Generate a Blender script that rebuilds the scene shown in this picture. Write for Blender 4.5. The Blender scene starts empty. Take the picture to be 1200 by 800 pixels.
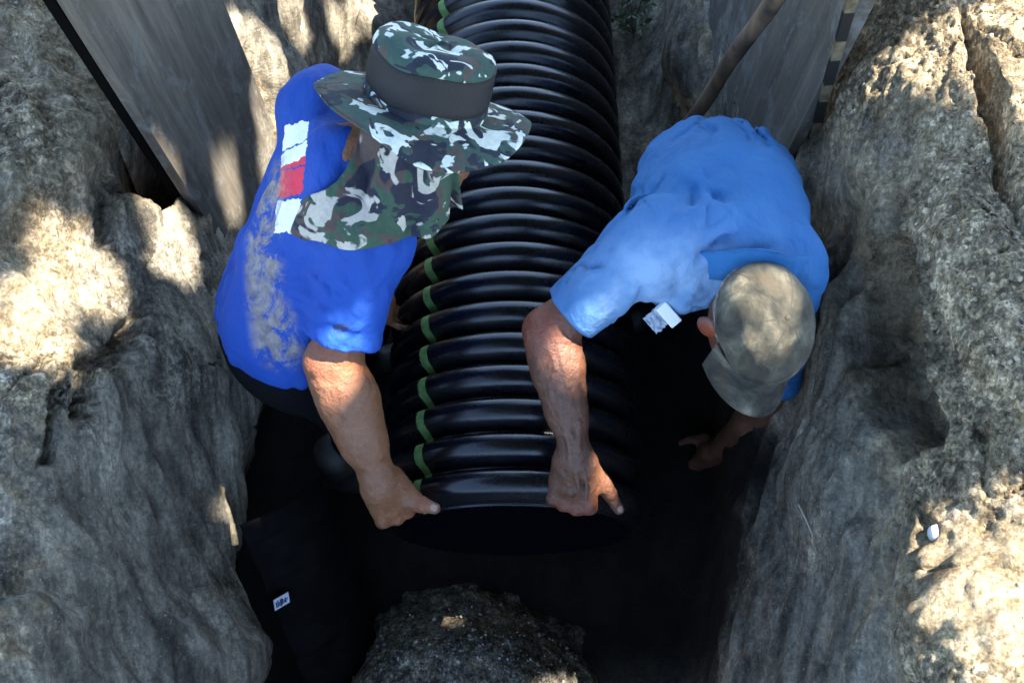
import bpy, math, random
import numpy as np
from mathutils import Vector
R = math.radians
rng = np.random.default_rng(7)
scn = bpy.context.scene
col = scn.collection
V = lambda *a: np.array(a, dtype=float)
def nrm(v): v = np.asarray(v, float); return v/np.linalg.norm(v)
def lerp(a, b, t): return np.asarray(a)*(1-t)+np.asarray(b)*t

# ------------------------------------------------------------------ camera
CAM = V(0, -.391, 2.364); FPX = 935.0
_c, _s = math.cos(R(25)), math.sin(R(25))
def ray(px, py):
    x, y, z = (px-600)/FPX, -(py-400)/FPX, -1.0
    return V(x, _c*y-_s*z, _s*y+_c*z)
def P(px, py, z):
    d = ray(px, py); return CAM+d*((z-CAM[2])/d[2])
def PD(px, py, Z): return CAM+ray(px, py)*Z
cd = bpy.data.cameras.new('camera'); cam = bpy.data.objects.new('camera', cd); col.objects.link(cam)
cam.location = CAM; cam.rotation_euler = (R(25), 0, 0)
cd.sensor_width = 36; cd.lens = 36*FPX/1200; cd.clip_start = .02; cd.clip_end = 2000
scn.camera = cam

# ------------------------------------------------------------------ noise (numpy)
def _hash(i, j, k, seed):
    h = (i*374761393+j*668265263+k*2147483647+seed*1274126177) & 0xFFFFFFFF
    h = ((h ^ (h >> 13))*1274126177) & 0xFFFFFFFF
    h = ((h ^ (h >> 16))*2246822519) & 0xFFFFFFFF
    return (h ^ (h >> 15)) & 0xFFFFFFFF
def noise(p, seed=0):
    p = np.asarray(p, float); f = np.floor(p); i = f.astype(np.int64); t = p-f
    u = t*t*t*(t*(t*6-15)+10); out = np.zeros(len(p))
    for dx in (0, 1):
        for dy in (0, 1):
            for dz in (0, 1):
                h = _hash(i[:, 0]+dx, i[:, 1]+dy, i[:, 2]+dz, seed)
                a = ((h & 1023)/511.5-1)*(t[:, 0]-dx)+(((h >> 10) & 1023)/511.5-1)*(t[:, 1]-dy)+(((h >> 20) & 1023)/511.5-1)*(t[:, 2]-dz)
                w = (u[:, 0] if dx else 1-u[:, 0])*(u[:, 1] if dy else 1-u[:, 1])*(u[:, 2] if dz else 1-u[:, 2])
                out += w*a
    return out*1.3
def fbm(p, octv=4, seed=0, gain=.5, ridged=False):
    s = np.zeros(len(p)); a = 1.; q = np.asarray(p, float)
    for o in range(octv):
        n = noise(q, seed+o*17)
        s += a*((1-2*np.abs(n)) if ridged else n); a *= gain; q = q*2.03+11.7
    return s
def sstep(a, b, x):
    t = np.clip((x-a)/(b-a), 0, 1); return t*t*(3-2*t)

# ------------------------------------------------------------------ objects
def make(name, verts, faces, mat=None, parent=None, base=None, smooth=True, attrs=None):
    """one mesh object; verts in world space, stored relative to the thing's base point"""
    me = bpy.data.meshes.new(name)
    v = np.asarray(verts, float)
    off = np.zeros(3) if base is None and parent is None else np.asarray(base if base is not None else parent['_base'], float)
    v = v-off
    if isinstance(faces, np.ndarray):
        n = len(faces); k = faces.shape[1]
        me.vertices.add(len(v)); me.vertices.foreach_set('co', v.ravel())
        me.loops.add(n*k); me.polygons.add(n)
        me.loops.foreach_set('vertex_index', faces.astype(np.int32).ravel())
        me.polygons.foreach_set('loop_start', np.arange(0, n*k, k, dtype=np.int32))
        me.update(calc_edges=True); me.validate()
    else:
        me.from_pydata([tuple(x) for x in v], [], [tuple(int(i) for i in f) for f in faces]); me.update()
    if smooth: me.polygons.foreach_set('use_smooth', np.ones(len(me.polygons), bool))
    if attrs:
        for k_, a in attrs.items():
            at = me.attributes.new(k_, 'FLOAT', 'POINT'); at.data.foreach_set('value', np.asarray(a, np.float32))
    o = bpy.data.objects.new(name, me); col.objects.link(o)
    if mat: me.materials.append(mat)
    if parent is not None: o.parent = parent
    else: o.location = off
    o['_base'] = [float(x) for x in off]
    return o
def empty(name, base):
    o = bpy.data.objects.new(name, None); col.objects.link(o); o.location = base; o['_base'] = [float(x) for x in base]; return o
def tag(o, label=None, cat=None, kind=None, group=None):
    if label: o['label'] = label
    if cat: o['category'] = cat
    if kind: o['kind'] = kind
    if group: o['group'] = group
    return o
def recalc(o):
    import bmesh
    bm = bmesh.new(); bm.from_mesh(o.data); bmesh.ops.recalc_face_normals(bm, faces=bm.faces); bm.to_mesh(o.data); bm.free()
def gridf(nu, nv, wrap_u=False, wrap_v=False):
    f = []
    for i in range(nu if wrap_u else nu-1):
        for j in range(nv if wrap_v else nv-1):
            a, b = i, (i+1) % nu; c, d = j, (j+1) % nv
            f.append((a*nv+c, b*nv+c, b*nv+d, a*nv+d))
    return np.array(f, dtype=np.int64)
def solidify(o, t, off=0.):
    m = o.modifiers.new('solid', 'SOLIDIFY'); m.thickness = t; m.offset = off; return o
def tube_geo(pts, rads, n=10, cap=True, wob=0, seed=0):
    pts = np.asarray(pts, float); vs = []; N = len(pts)
    for i in range(N):
        t = nrm(pts[min(i+1, N-1)]-pts[max(i-1, 0)])
        a = nrm(np.cross(t, V(0, 0, 1) if abs(t[2]) < .9 else V(1, 0, 0))); b = np.cross(t, a)
        for k in range(n):
            th = 2*math.pi*k/n; vs.append(pts[i]+rads[i]*(a*math.cos(th)+b*math.sin(th)))
    vs = np.array(vs)
    if wob: vs += wob*np.stack([noise(vs*30+s_, seed) for s_ in (0, 50, 90)], 1)
    f = [tuple(x) for x in gridf(N, n, wrap_v=True)]
    if cap: f += [tuple(range(n))[::-1], tuple((N-1)*n+k for k in range(n))]
    return vs, f
def box_geo(c, ax, half, bev=0):
    ax = [nrm(a) for a in ax]; vs = []
    for sx in (-1, 1):
        for sy in (-1, 1):
            for sz in (-1, 1):
                vs.append(c+ax[0]*half[0]*sx+ax[1]*half[1]*sy+ax[2]*half[2]*sz)
    return np.array(vs), [(0, 1, 3, 2), (4, 6, 7, 5), (0, 4, 5, 1), (2, 3, 7, 6), (0, 2, 6, 4), (1, 5, 7, 3)]

# ------------------------------------------------------------------ signed distance modelling
class Sdf:
    def __init__(s): s.p = []
    def rc(s, a, b, r1, r2, k=.02, cut=False): s.p.append(('rc', V(*a), V(*b), r1, r2, k, cut)); return s
    def el(s, c, ax, rad, k=.02): s.p.append(('el', V(*c), np.array([nrm(x) for x in ax]), V(*rad), k)); return s
    def sub(s, a, b, r1, r2): s.p.append(('sub', V(*a), V(*b), r1, r2, .004, False)); return s
    def plane(s, pt, n): s.p.append(('pl', V(*pt), nrm(n))); return s
    @staticmethod
    def dist(q, X):
        if q[0] in ('rc', 'sub'):
            a, b, r1, r2 = q[1:5]; ab = b-a; L2 = float(ab@ab)+1e-12
            pa = X-a; t = np.clip((pa@ab)/L2, 0, 1)
            d = np.linalg.norm(pa-t[..., None]*ab, axis=-1)-(r1+(r2-r1)*t)
            if q[6]: d = np.maximum(d, ((X-b)@ab)/math.sqrt(L2))
            return d
        c, A, rad = q[1:4]; l = (X-c)@A.T
        k0 = np.linalg.norm(l/rad, axis=-1); k1 = np.linalg.norm(l/(rad*rad), axis=-1)+1e-9
        return k0*(k0-1)/k1
    @staticmethod
    def smin(a, b, k):
        h = np.maximum(k-np.abs(a-b), 0)/k; return np.minimum(a, b)-h*h*k*.25
    def at(s, X):
        v = np.full(X.shape[:-1], .3)
        for q in s.p:
            if q[0] == 'pl': v = np.maximum(v, (X-q[1])@q[2])
            elif q[0] == 'sub': v = np.maximum(v, -s.dist(q, X))
            else: v = s.smin(v, s.dist(q, X), q[5] if q[0] == 'rc' else q[4])
        return v
    def bounds(s):
        lo, hi = np.full(3, 1e9), np.full(3, -1e9)
        for q in s.p:
            if q[0] == 'rc':
                for a, r in ((q[1], q[3]), (q[2], q[4])): lo = np.minimum(lo, a-r); hi = np.maximum(hi, a+r)
            elif q[0] == 'el':
                e = np.sqrt(((q[2]*q[3][:, None])**2).sum(0)); lo = np.minimum(lo, q[1]-e); hi = np.maximum(hi, q[1]+e)
        return lo, hi
    def mesh(s, h, disp=None, lo=None, hi=None, band=0.):
        l, u = s.bounds(); lo = l-3*h-.012 if lo is None else lo; hi = u+3*h+.012 if hi is None else hi
        n = np.ceil((hi-lo)/h).astype(int)+1
        ax = [(lo[i]+h*np.arange(n[i])).astype(np.float32) for i in range(3)]
        vol = np.full(n, .3, np.float32)
        for q in s.p:
            if q[0] == 'pl':
                X = np.stack(np.meshgrid(*ax, indexing='ij'), -1); vol = np.maximum(vol, ((X-q[1])@q[2]).astype(np.float32)); continue
            if q[0] == 'el':
                e = np.sqrt(((q[2]*q[3][:, None])**2).sum(0)); a0, a1 = q[1]-e, q[1]+e; k = q[4]
            else:
                a0 = np.minimum(q[1]-q[3], q[2]-q[4]); a1 = np.maximum(q[1]+q[3], q[2]+q[4]); k = q[5]
            m = k+3*h+.06
            i0 = np.clip(((a0-m-lo)/h).astype(int), 0, n); i1 = np.clip(((a1+m-lo)/h).astype(int)+2, 0, n)
            if (i1 <= i0).any(): continue
            sl = tuple(slice(i0[i], i1[i]) for i in range(3))
            X = np.stack(np.meshgrid(*[ax[i][sl[i]] for i in range(3)], indexing='ij'), -1)
            d = s.dist(q, X).astype(np.float32)
            vol[sl] = np.maximum(vol[sl], -d) if q[0] == 'sub' else s.smin(vol[sl], d, k)
        if disp is not None:
            I = np.argwhere(np.abs(vol) < max(2*h+.012, band)); X = lo+I*h
            vol[tuple(I.T)] += disp(X).astype(np.float32)
        return surface_nets(vol, lo, h)
def surface_nets(vol, lo, h):
    sgn = vol < 0; n = np.array(vol.shape); c = n-1
    cnt = np.zeros(c, np.int8); offs = [(a, b, d) for a in (0, 1) for b in (0, 1) for d in (0, 1)]
    for a, b, d in offs: cnt += sgn[a:a+c[0], b:b+c[1], d:d+c[2]]
    act = (cnt > 0) & (cnt < 8); I = np.argwhere(act)
    idx = np.full(c, -1, np.int64); idx[act] = np.arange(len(I))
    val = {o: vol[tuple((I+o).T)] for o in offs}
    acc = np.zeros((len(I), 3)); num = np.zeros(len(I))
    for o in offs:
        for ax in range(3):
            if o[ax]: continue
            e = list(o); e[ax] = 1; a, b = val[o], val[tuple(e)]; m = (a < 0) != (b < 0)
            t = a[m]/(a[m]-b[m]); pt = np.tile(np.array(o, float), (m.sum(), 1)); pt[:, ax] += t
            acc[m] += pt; num[m] += 1
    verts = lo+h*(I+acc/num[:, None]); quads = []
    for ax in range(3):
        a1, a2 = (ax+1) % 3, (ax+2) % 3
        s0 = [slice(None)]*3; s1 = [slice(None)]*3; s0[ax] = slice(0, -1); s1[ax] = slice(1, None)
        A, B = sgn[tuple(s0)], sgn[tuple(s1)]; J = np.argwhere(A != B)
        J = J[(J[:, a1] > 0) & (J[:, a2] > 0) & (J[:, a1] < c[a1]) & (J[:, a2] < c[a2])]
        fl = A[tuple(J.T)]
        def g(d1, d2):
            K = J.copy(); K[:, a1] += d1; K[:, a2] += d2; return idx[tuple(K.T)]
        q = np.stack([g(-1, -1), g(0, -1), g(0, 0), g(-1, 0)], 1); q[~fl] = q[~fl][:, ::-1]
        quads.append(q)
    q = np.concatenate(quads); q = q[(q >= 0).all(1)]
    return verts, q
def join(*ms):
    v, f, o = [], [], 0
    for a, b in ms: v.append(a); f.append(b+o); o += len(a)
    return np.concatenate(v), np.concatenate(f)

# ------------------------------------------------------------------ materials
class M:
    def __init__(s, name, rough=.8, base=None, **kw):
        s.m = bpy.data.materials.new(name); s.m.use_nodes = True; s.t = s.m.node_tree
        s.b = s.t.nodes['Principled BSDF']; s.b.inputs['Roughness'].default_value = rough
        if base: s.b.inputs['Base Color'].default_value = (*base, 1)
        for k, v in kw.items(): s.b.inputs[k.replace('_', ' ')].default_value = v
    def n(s, typ, **kw):
        nd = s.t.nodes.new('ShaderNode'+typ)
        for k, v in kw.items():
            if k in nd.inputs.keys() or k.replace('_', ' ') in nd.inputs.keys():
                key = k if k in nd.inputs.keys() else k.replace('_', ' ')
                if hasattr(v, 'is_output'): s.t.links.new(v, nd.inputs[key])
                else: nd.inputs[key].default_value = v
            else: setattr(nd, k, v)
        return nd
    def L(s, a, b): s.t.links.new(a, b)
    def coord(s, sc=(1, 1, 1), rot=(0, 0, 0)):
        return s.n('Mapping', Vector=s.n('TexCoord').outputs['Object'], Scale=sc, Rotation=rot).outputs[0]
    def noise(s, scale, co=None, detail=6, rough=.55, dist=0):
        return s.n('TexNoise', Vector=co or s.coord(), Scale=scale, Detail=detail, Roughness=rough, Distortion=dist).outputs[0]
    def ramp(s, fac, stops, interp='LINEAR'):
        r = s.n('ValToRGB', Fac=fac); r.color_ramp.interpolation = interp; e = r.color_ramp.elements
        while len(e) < len(stops): e.new(.5)
        for q, (p_, c_) in zip(e, stops):
            q.position = p_; q.color = (*c_, 1) if isinstance(c_, tuple) else (c_, c_, c_, 1)
        return r.outputs[0]
    def mix(s, fac, a, b, mode='MIX'):
        m = s.n('Mix', data_type='RGBA', blend_type=mode)
        for v, i in ((fac, 0), (a, 6), (b, 7)):
            if hasattr(v, 'is_output'): s.L(v, m.inputs[i])
            else: m.inputs[i].default_value = v if not isinstance(v, tuple) else (*v, 1)
        return m.outputs[2]
    def math(s, op, a, b=0., c=0., clamp=False):
        m = s.n('Math', operation=op, use_clamp=clamp)
        for v, i in ((a, 0), (b, 1), (c, 2)):
            if hasattr(v, 'is_output'): s.L(v, m.inputs[i])
            else: m.inputs[i].default_value = v
        return m.outputs[0]
    def attr(s, name): return s.n('Attribute', attribute_name=name).outputs['Fac']
    def color(s, c): s.L(c, s.b.inputs['Base Color']); return s
    def bump(s, hgt, strength=.5, dist=.01, prev=None):
        b = s.n('Bump', Strength=strength, Distance=dist, Height=hgt)
        if prev: s.L(prev, b.inputs['Normal'])
        s.L(b.outputs[0], s.b.inputs['Normal']); return b.outputs[0]

def earth_material():
    m = M('earth_clay', .92)
    co = m.coord()
    rot = m.n('Mapping', Vector=m.n('TexCoord').outputs['Object'], Rotation=(R(-38.5), 0, 0)).outputs[0]
    cs = m.n('Mapping', Vector=rot, Scale=(1, .35, 1)).outputs[0]; ct = m.n('Mapping', Vector=rot, Scale=(1, .07, 1)).outputs[0]; ct2 = m.n('Mapping', Vector=rot, Scale=(1, .45, 1)).outputs[0]
    n1 = m.noise(2.2, co, 7, .6, .4); n2 = m.noise(12, cs, 10, .7, .5); n3 = m.noise(75, co, 6, .75)
    clay = m.ramp(n2, [(.30, (.095, .084, .063)), (.42, (.205, .182, .138)), (.54, (.315, .280, .215)), (.64, (.44, .385, .29)), (.76, (.58, .51, .385))])
    streak = m.noise(34, ct, 8, .65, .2)
    clay = m.mix(.8, clay, m.ramp(streak, [(.34, .40), (.5, 1.), (.66, 1.6)]), 'MULTIPLY')
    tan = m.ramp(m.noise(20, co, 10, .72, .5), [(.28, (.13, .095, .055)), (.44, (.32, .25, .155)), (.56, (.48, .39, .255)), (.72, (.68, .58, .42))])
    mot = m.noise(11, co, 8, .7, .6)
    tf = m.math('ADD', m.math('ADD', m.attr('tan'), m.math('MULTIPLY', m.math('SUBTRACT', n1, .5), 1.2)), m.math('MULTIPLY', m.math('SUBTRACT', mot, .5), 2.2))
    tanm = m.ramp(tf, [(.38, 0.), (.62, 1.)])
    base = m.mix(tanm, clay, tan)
    grain = m.n('TexVoronoi', Vector=co, Scale=85., Randomness=1.)
    gv = m.n('SeparateXYZ', Vector=grain.outputs['Color']).outputs[0]
    base = m.mix(m.math('MULTIPLY', m.attr('crumb'), .85), base, m.ramp(gv, [(0., .45), (.6, 1.), (1., 1.8)]), 'MULTIPLY')
    base = m.mix(.55, base, m.ramp(n3, [(.33, .35), (.5, 1.), (.67, 1.55)]), 'MULTIPLY')
    g2 = m.n('TexVoronoi', Vector=co, Scale=210., Randomness=1.)
    gv2 = m.n('SeparateXYZ', Vector=g2.outputs['Color']).outputs[1]
    gm = m.ramp(m.math('ADD', m.math('MULTIPLY', m.attr('crumb'), .35), m.noise(6, cs, 7, .65, .5)), [(.45, .08), (.80, .6)])
    base = m.mix(gm, base, m.ramp(gv2, [(0., .6), (.55, 1.), (1., 1.4)]), 'MULTIPLY')
    mid = m.noise(9, cs, 5, .62, .6)
    base = m.mix(.9, base, m.ramp(mid, [(.34, .48), (.46, .9), (.54, 1.1), (.66, 1.5)]), 'MULTIPLY')
    base = m.mix(gm, base, m.ramp(m.noise(160, ct2, 3, .6), [(.40, .35), (.5, 1.), (.62, 1.6)]), 'MULTIPLY')
    fl = m.noise(130, co, 3, .6)
    base = m.mix(m.ramp(fl, [(.64, 0.), (.70, .8)]), base, (.50, .47, .40))
    wet = m.ramp(m.attr('wet'), [(0., 0.), (1., 1.)])  # 'wet' carries the painted pit shade, not moisture
    base = m.mix(wet, base, m.ramp(n2, [(.3, (.008, .007, .006)), (.7, (.030, .026, .021))]))  # near-black tone paints the deep shade of the pit into the earth
    m.color(base)
    m.b.inputs['Specular IOR Level'].default_value = .2
    b = m.bump(n2, .9, .04); b = m.bump(streak, .5, .012, b); b = m.bump(m.noise(32, cs, 10, .72, .4), .9, .022, b)
    b = m.bump(grain.outputs['Distance'], .5, -.01, b) ; b = m.bump(n3, .9, .014, b)
    b = m.bump(m.math('MULTIPLY', g2.outputs['Distance'], gm), .7, -.004, b); b = m.bump(m.noise(220, co, 5, .75), .6, .004, b)
    return m.m
def skin_material(name, c1, c2, red):
    m = M(name, .36); co = m.coord()
    n = m.noise(26, co, 6, .65); f = m.noise(240, co, 4, .6)
    b = m.mix(m.ramp(n, [(.3, 0.), (.7, 1.)]), c1, c2)
    b = m.mix(m.math('MULTIPLY', m.attr('red'), .65), b, red)
    b = m.mix(m.ramp(f, [(.35, .35), (.5, 0.)]), b, tuple(x*.55 for x in c1))
    b = m.mix(m.ramp(m.noise(45, co, 8, .7), [(.56, 0.), (.72, .45)]), b, (.20, .17, .13))
    b = m.mix(m.attr('nail'), b, (.40, .27, .21))
    m.color(b); m.b.inputs['Subsurface Weight'].default_value = .12; m.b.inputs['Subsurface Radius'].default_value = (.02, .008, .004)
    m.b.inputs['Subsurface Scale'].default_value = .3
    w = m.n('TexVoronoi', Vector=co, Scale=170.).outputs[0]
    x = m.bump(m.noise(38, m.coord((1, 1, .6)), 10, .72), .6, .010); m.bump(w, .4, .002, x)
    return m.m
def cloth_bump(m, strength=.35):
    co = m.coord()
    a = m.bump(m.noise(13, m.coord((1, 1, .5), (.4, .2, .6)), 3, .5, .25), strength*.9, .03)
    rd = m.n('TexNoise', noise_type='RIDGED_MULTIFRACTAL', Vector=m.coord((1, .38, .8), (.3, .5, .5)), Scale=9., Detail=2.5, Roughness=.45, Distortion=.3).outputs[0]
    a = m.bump(rd, strength*1.8, -.016, a)
    a = m.bump(m.noise(38, m.coord((1, .4, 1), (.2, .7, .1)), 4, .55, .2), strength*1.5, .012, a)
    m.bump(m.noise(420, co, 2, .5), .2, .0012, a)
def camo_material(name, cols, sc=20., mult=1.):
    m = M(name, .85); co = m.coord((1, 1, 1.3), (0, .4, .5))
    def blob(seed, s, th):
        v = m.n('Mapping', Vector=co, Location=(seed*3.1, seed*1.7, seed*.9)).outputs[0]
        return m.ramp(m.noise(sc*s, v, 2.5, .5, 1.1), [(th-.012, 0.), (th+.012, 1.)])
    c = cols[0]
    for i, (k, s, th) in enumerate(((1, .9, .53), (2, 1.05, .54), (3, 1.3, .565))): c = m.mix(blob(i+1, s, th), c, cols[k])
    c = m.mix(.5, c, m.ramp(m.noise(90, m.coord(), 6), [(.25, .55), (.7, 1.15)]), 'MULTIPLY')
    m.color(c); cloth_bump(m, .3); return m.m

MAT = {}
MAT['earth'] = earth_material()
MAT['skin_a'] = skin_material('tanned_skin', (.185, .072, .030), (.29, .125, .057), (.33, .075, .028))
MAT['skin_b'] = skin_material('weathered_skin', (.105, .042, .021), (.18, .080, .045), (.32, .055, .022))
def shirt_a():
    m = M('royal_blue_cotton', .8); co = m.coord()
    n = m.noise(7, co, 5)
    b = m.mix(n, (.001, .038, .25), (.003, .064, .35))
    # chest-band print: white, red and white blocks
    u, v = m.attr('pu'), m.attr('pv')
    wob = m.math('MULTIPLY', m.math('SUBTRACT', m.noise(60, co, 3), .5), .10)
    uu = m.math('ADD', u, wob); vv = m.math('ADD', v, m.math('MULTIPLY', m.math('SUBTRACT', m.noise(75, m.coord((1, 1, 1)), 2), .5), .22))
    inside = m.math('MULTIPLY', m.math('LESS_THAN', m.math('ABSOLUTE', vv), .5), m.attr('pw'))
    W = (.82, .84, .88); Rd = (.62, .03, .07); ink = (.01, .05, .4)
    pc = m.ramp(uu, [(0., W), (.245, ink), (.265, W), (.42, Rd), (.475, ink), (.49, Rd), (.68, ink), (.71, W), (.985, ink)], 'CONSTANT')
    gate = m.ramp(uu, [(0., 0.), (.02, 1.), (.245, 0.), (.265, 1.), (.475, 0.), (.49, 1.), (.69, 0.), (.72, 1.), (.985, 0.)], 'CONSTANT')
    b = m.mix(m.math('MULTIPLY', inside, gate), b, pc)
    mud = m.math('MULTIPLY', m.attr('mud'), m.ramp(m.noise(15, m.coord((1, 1, .4)), 10, .78, .5), [(.44, 0.), (.52, .95)]))
    b = m.mix(mud, b, m.ramp(m.noise(60, co, 6), [(.3, (.17, .125, .075)), (.7, (.40, .33, .235))]))
    b = m.mix(m.attr('logo'), b, (.02, .03, .06))
    m.color(b); cloth_bump(m); return m.m
MAT['shirt_a'] = shirt_a()
def shirt_b():
    m = M('light_blue_cotton', .85); co = m.coord()
    b = m.mix(m.ramp(m.noise(5, co, 6, .6), [(.3, 0.), (.7, 1.)]), (.008, .092, .26), (.018, .135, .35))
    b = m.mix(m.math('MULTIPLY', m.attr('sun_wash'), m.ramp(m.noise(14, co, 5), [(.3, .45), (.6, 1.)])), b, (.23, .36, .56))  # pale sunlit patch painted into the cloth colour
    b = m.mix(m.ramp(m.noise(35, co, 8, .7), [(.6, 0.), (.75, .25)]), b, (.2, .2, .22))
    m.color(b); cloth_bump(m); return m.m
MAT['shirt_b'] = shirt_b()
_m = M('black_work_trousers', .95, (.005, .005, .006)); _m.b.inputs['Specular IOR Level'].default_value = .08; cloth_bump(_m); MAT['trousers'] = _m.m
_m = M('muddy_rubber_boot', .6); _m.color(_m.ramp(_m.noise(12), [(.4, (.01, .01, .01)), (.7, (.05, .045, .035))])); MAT['boot'] = _m.m
MAT['camo_hat'] = camo_material('teal_camouflage_cotton', [(.035, .075, .06), (.075, .062, .05), (.012, .018, .032), (.66, .70, .62)], 17)
MAT['camo_flap'] = camo_material('woodland_camouflage_cotton', [(.035, .075, .045), (.075, .05, .042), (.014, .016, .03), (.48, .43, .36)], 14)
def net():
    m = M('dark_hat_netting', .6)
    u = m.n('TexCoord').outputs['UV']
    ck = m.n('TexVoronoi', Vector=m.n('Mapping', Vector=u, Scale=(150, 36, 1)).outputs[0], Scale=1., Randomness=0.)
    hole = m.ramp(ck.outputs[0], [(.26, (.003, .003, .004)), (.42, (.017, .0135, .0125))])
    m.color(hole); m.bump(ck.outputs[0], .6, .002); return m.m
MAT['net'] = net()
def capm():
    m = M('stained_grey_cap_cotton', .9); co = m.coord()
    b = m.ramp(m.noise(13, co, 7, .6, .6), [(.36, (.014, .013, .009)), (.46, (.042, .038, .026)), (.55, (.080, .072, .050)), (.66, (.19, .16, .105))])
    b = m.mix(m.ramp(m.noise(16, co, 8, .72, .4), [(.50, 0.), (.60, .85)]), b, (.045, .035, .02))
    b = m.mix(m.ramp(m.math('ABSOLUTE', m.attr('seam')), [(0., .9), (.06, 0.)]), b, (.03, .03, .025))
    m.color(b); cloth_bump(m, .15); return m.m
MAT['cap'] = capm()
def pipem():
    m = M('black_ribbed_plastic', .3); co = m.n('TexCoord').outputs['Object']
    x = m.n('SeparateXYZ', Vector=co)
    ang = m.math('ARCTAN2', x.outputs[0], x.outputs[2])
    ed = m.math('MULTIPLY', m.math('SUBTRACT', m.noise(40, m.coord(), 4), .5), .02)
    d = m.math('ABSOLUTE', m.math('ADD', m.math('ADD', ang, R(40.5)), ed))
    rad = m.math('SQRT', m.math('ADD', m.math('MULTIPLY', x.outputs[0], x.outputs[0]), m.math('MULTIPLY', x.outputs[2], x.outputs[2])))
    g = m.math('MULTIPLY', m.math('LESS_THAN', d, R(2.2)), m.math('GREATER_THAN', rad, .284))
    dust = m.ramp(m.noise(11, m.coord(), 8, .7), [(.58, 0.), (.8, .18)])
    b = m.mix(dust, (.0028, .003, .005), (.05, .045, .04))
    gr = m.ramp(m.noise(60, m.coord(), 5), [(.3, (.075, .16, .045)), (.7, (.16, .30, .09))])
    m.color(m.mix(g, b, gr))
    m.L(m.math('ADD', m.math('MULTIPLY', g, .3), m.ramp(m.noise(9, m.coord(), 8, .7), [(.35, .22), (.75, .38)])), m.b.inputs['Roughness'])
    ins = m.math('LESS_THAN', rad, .2845)
    m.L(m.math('SUBTRACT', .5, m.math('MULTIPLY', ins, .48)), m.b.inputs['Specular IOR Level'])
    m.bump(m.noise(35, m.coord(), 6), .06, .01); return m.m
MAT['pipe'] = pipem()
def boardm():
    m = M('weathered_grey_plywood', .9); co = m.coord((1, 1, .12))
    a = m.noise(26, co, 9, .7, .3); d = m.noise(4, m.coord((1, 1, .4)), 6, .6)
    b = m.ramp(a, [(.30, (.045, .037, .028)), (.5, (.115, .098, .074)), (.70, (.20, .172, .13))])
    b = m.mix(m.ramp(d, [(.35, 0.), (.65, .75)]), b, (.060, .048, .036))
    b = m.mix(m.ramp(m.noise(9, m.coord(), 9, .75, .5), [(.52, 0.), (.62, .8)]), b, (.15, .148, .135))
    zz = m.n('SeparateXYZ', Vector=m.n('TexCoord').outputs['Object']).outputs[2]
    md_ = m.math('ADD', m.math('MULTIPLY', zz, -1.1), m.math('ADD', .55, m.math('MULTIPLY', m.math('SUBTRACT', m.noise(7, m.coord((1, 1, .4)), 9, .7), .5), 3.2)))
    b = m.mix(m.ramp(md_, [(.3, 0.), (.6, .9)]), b, m.ramp(m.noise(60, m.coord(), 8, .75), [(.3, (.05, .046, .036)), (.5, (.17, .155, .12)), (.7, (.33, .29, .22))]))
    m.color(b); x = m.bump(a, .35, .006); m.bump(m.noise(60, m.coord(), 6), .3, .004, x); return m.m
MAT['board'] = boardm()
def woodm():
    m = M('brown_wood_pole', .75); a = m.noise(30, m.coord((1, 1, .1)), 7)
    b = m.ramp(a, [(.3, (.08, .05, .03)), (.7, (.27, .17, .095))])
    m.color(m.mix(m.ramp(m.noise(6, m.coord(), 4), [(.5, 0.), (.62, .8)]), b, (.02, .018, .016))); m.bump(a, .4, .004); return m.m
MAT['wood'] = woodm()
def rodm():
    m = M('banded_rod_surface', .55); z = m.n('SeparateXYZ', Vector=m.n('TexCoord').outputs['Object']).outputs[2]
    s = m.math('FRACT', m.math('MULTIPLY', z, 7.5)); k = m.math('LESS_THAN', s, .42)  # alternating dark and pale bands up the rod
    b = m.mix(k, (.012, .011, .01), m.ramp(m.noise(50, m.coord(), 5), [(.3, (.07, .052, .03)), (.7, (.20, .155, .09))]))
    m.color(b); return m.m
MAT['rod'] = rodm()
_m = M('black_plastic_sheet', .8); _m.color(_m.ramp(_m.noise(14, None, 8, .7), [(.45, (.0015, .0015, .0015)), (.75, (.008, .008, .008))])); _m.b.inputs['Specular IOR Level'].default_value = .12; MAT['panel'] = _m.m
MAT['label'] = M('white_paper_label', .6, (.62, .68, .78)).m
MAT['ink'] = M('dark_blue_ink', .7, (.03, .05, .12)).m
MAT['white'] = M('white_card', .6, (.85, .85, .83)).m
def stonem():
    m = M('grey_gravel_stone', .85); r = m.n('NewGeometry').outputs['Random Per Island']
    b = m.ramp(r, [(0., (.10, .097, .088)), (.45, (.22, .21, .19)), (.8, (.34, .32, .28)), (1., (.55, .53, .49))])
    m.color(m.mix(.7, b, m.ramp(m.noise(50, None, 6), [(.25, .5), (.7, 1.2)]), 'MULTIPLY')); m.bump(m.noise(70, None, 6), .5, .006); return m.m
MAT['stone'] = stonem()
def clodm():
    m = M('tan_soil_clod', .95); r = m.n('NewGeometry').outputs['Random Per Island']
    b = m.ramp(r, [(0., (.10, .085, .06)), (.6, (.25, .215, .155)), (1., (.42, .37, .28))])
    m.color(m.mix(.7, b, m.ramp(m.noise(60, None, 6), [(.25, .5), (.7, 1.2)]), 'MULTIPLY')); m.bump(m.noise(90, None, 6), .6, .006); return m.m
MAT['clod'] = clodm()
def leafm():
    m = M('green_leaf', .5); r = m.n('NewGeometry').outputs['Random Per Island']
    m.color(m.ramp(r, [(0., (.03, .06, .015)), (1., (.08, .13, .03))])); return m.m
MAT['leaf'] = leafm()
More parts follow.
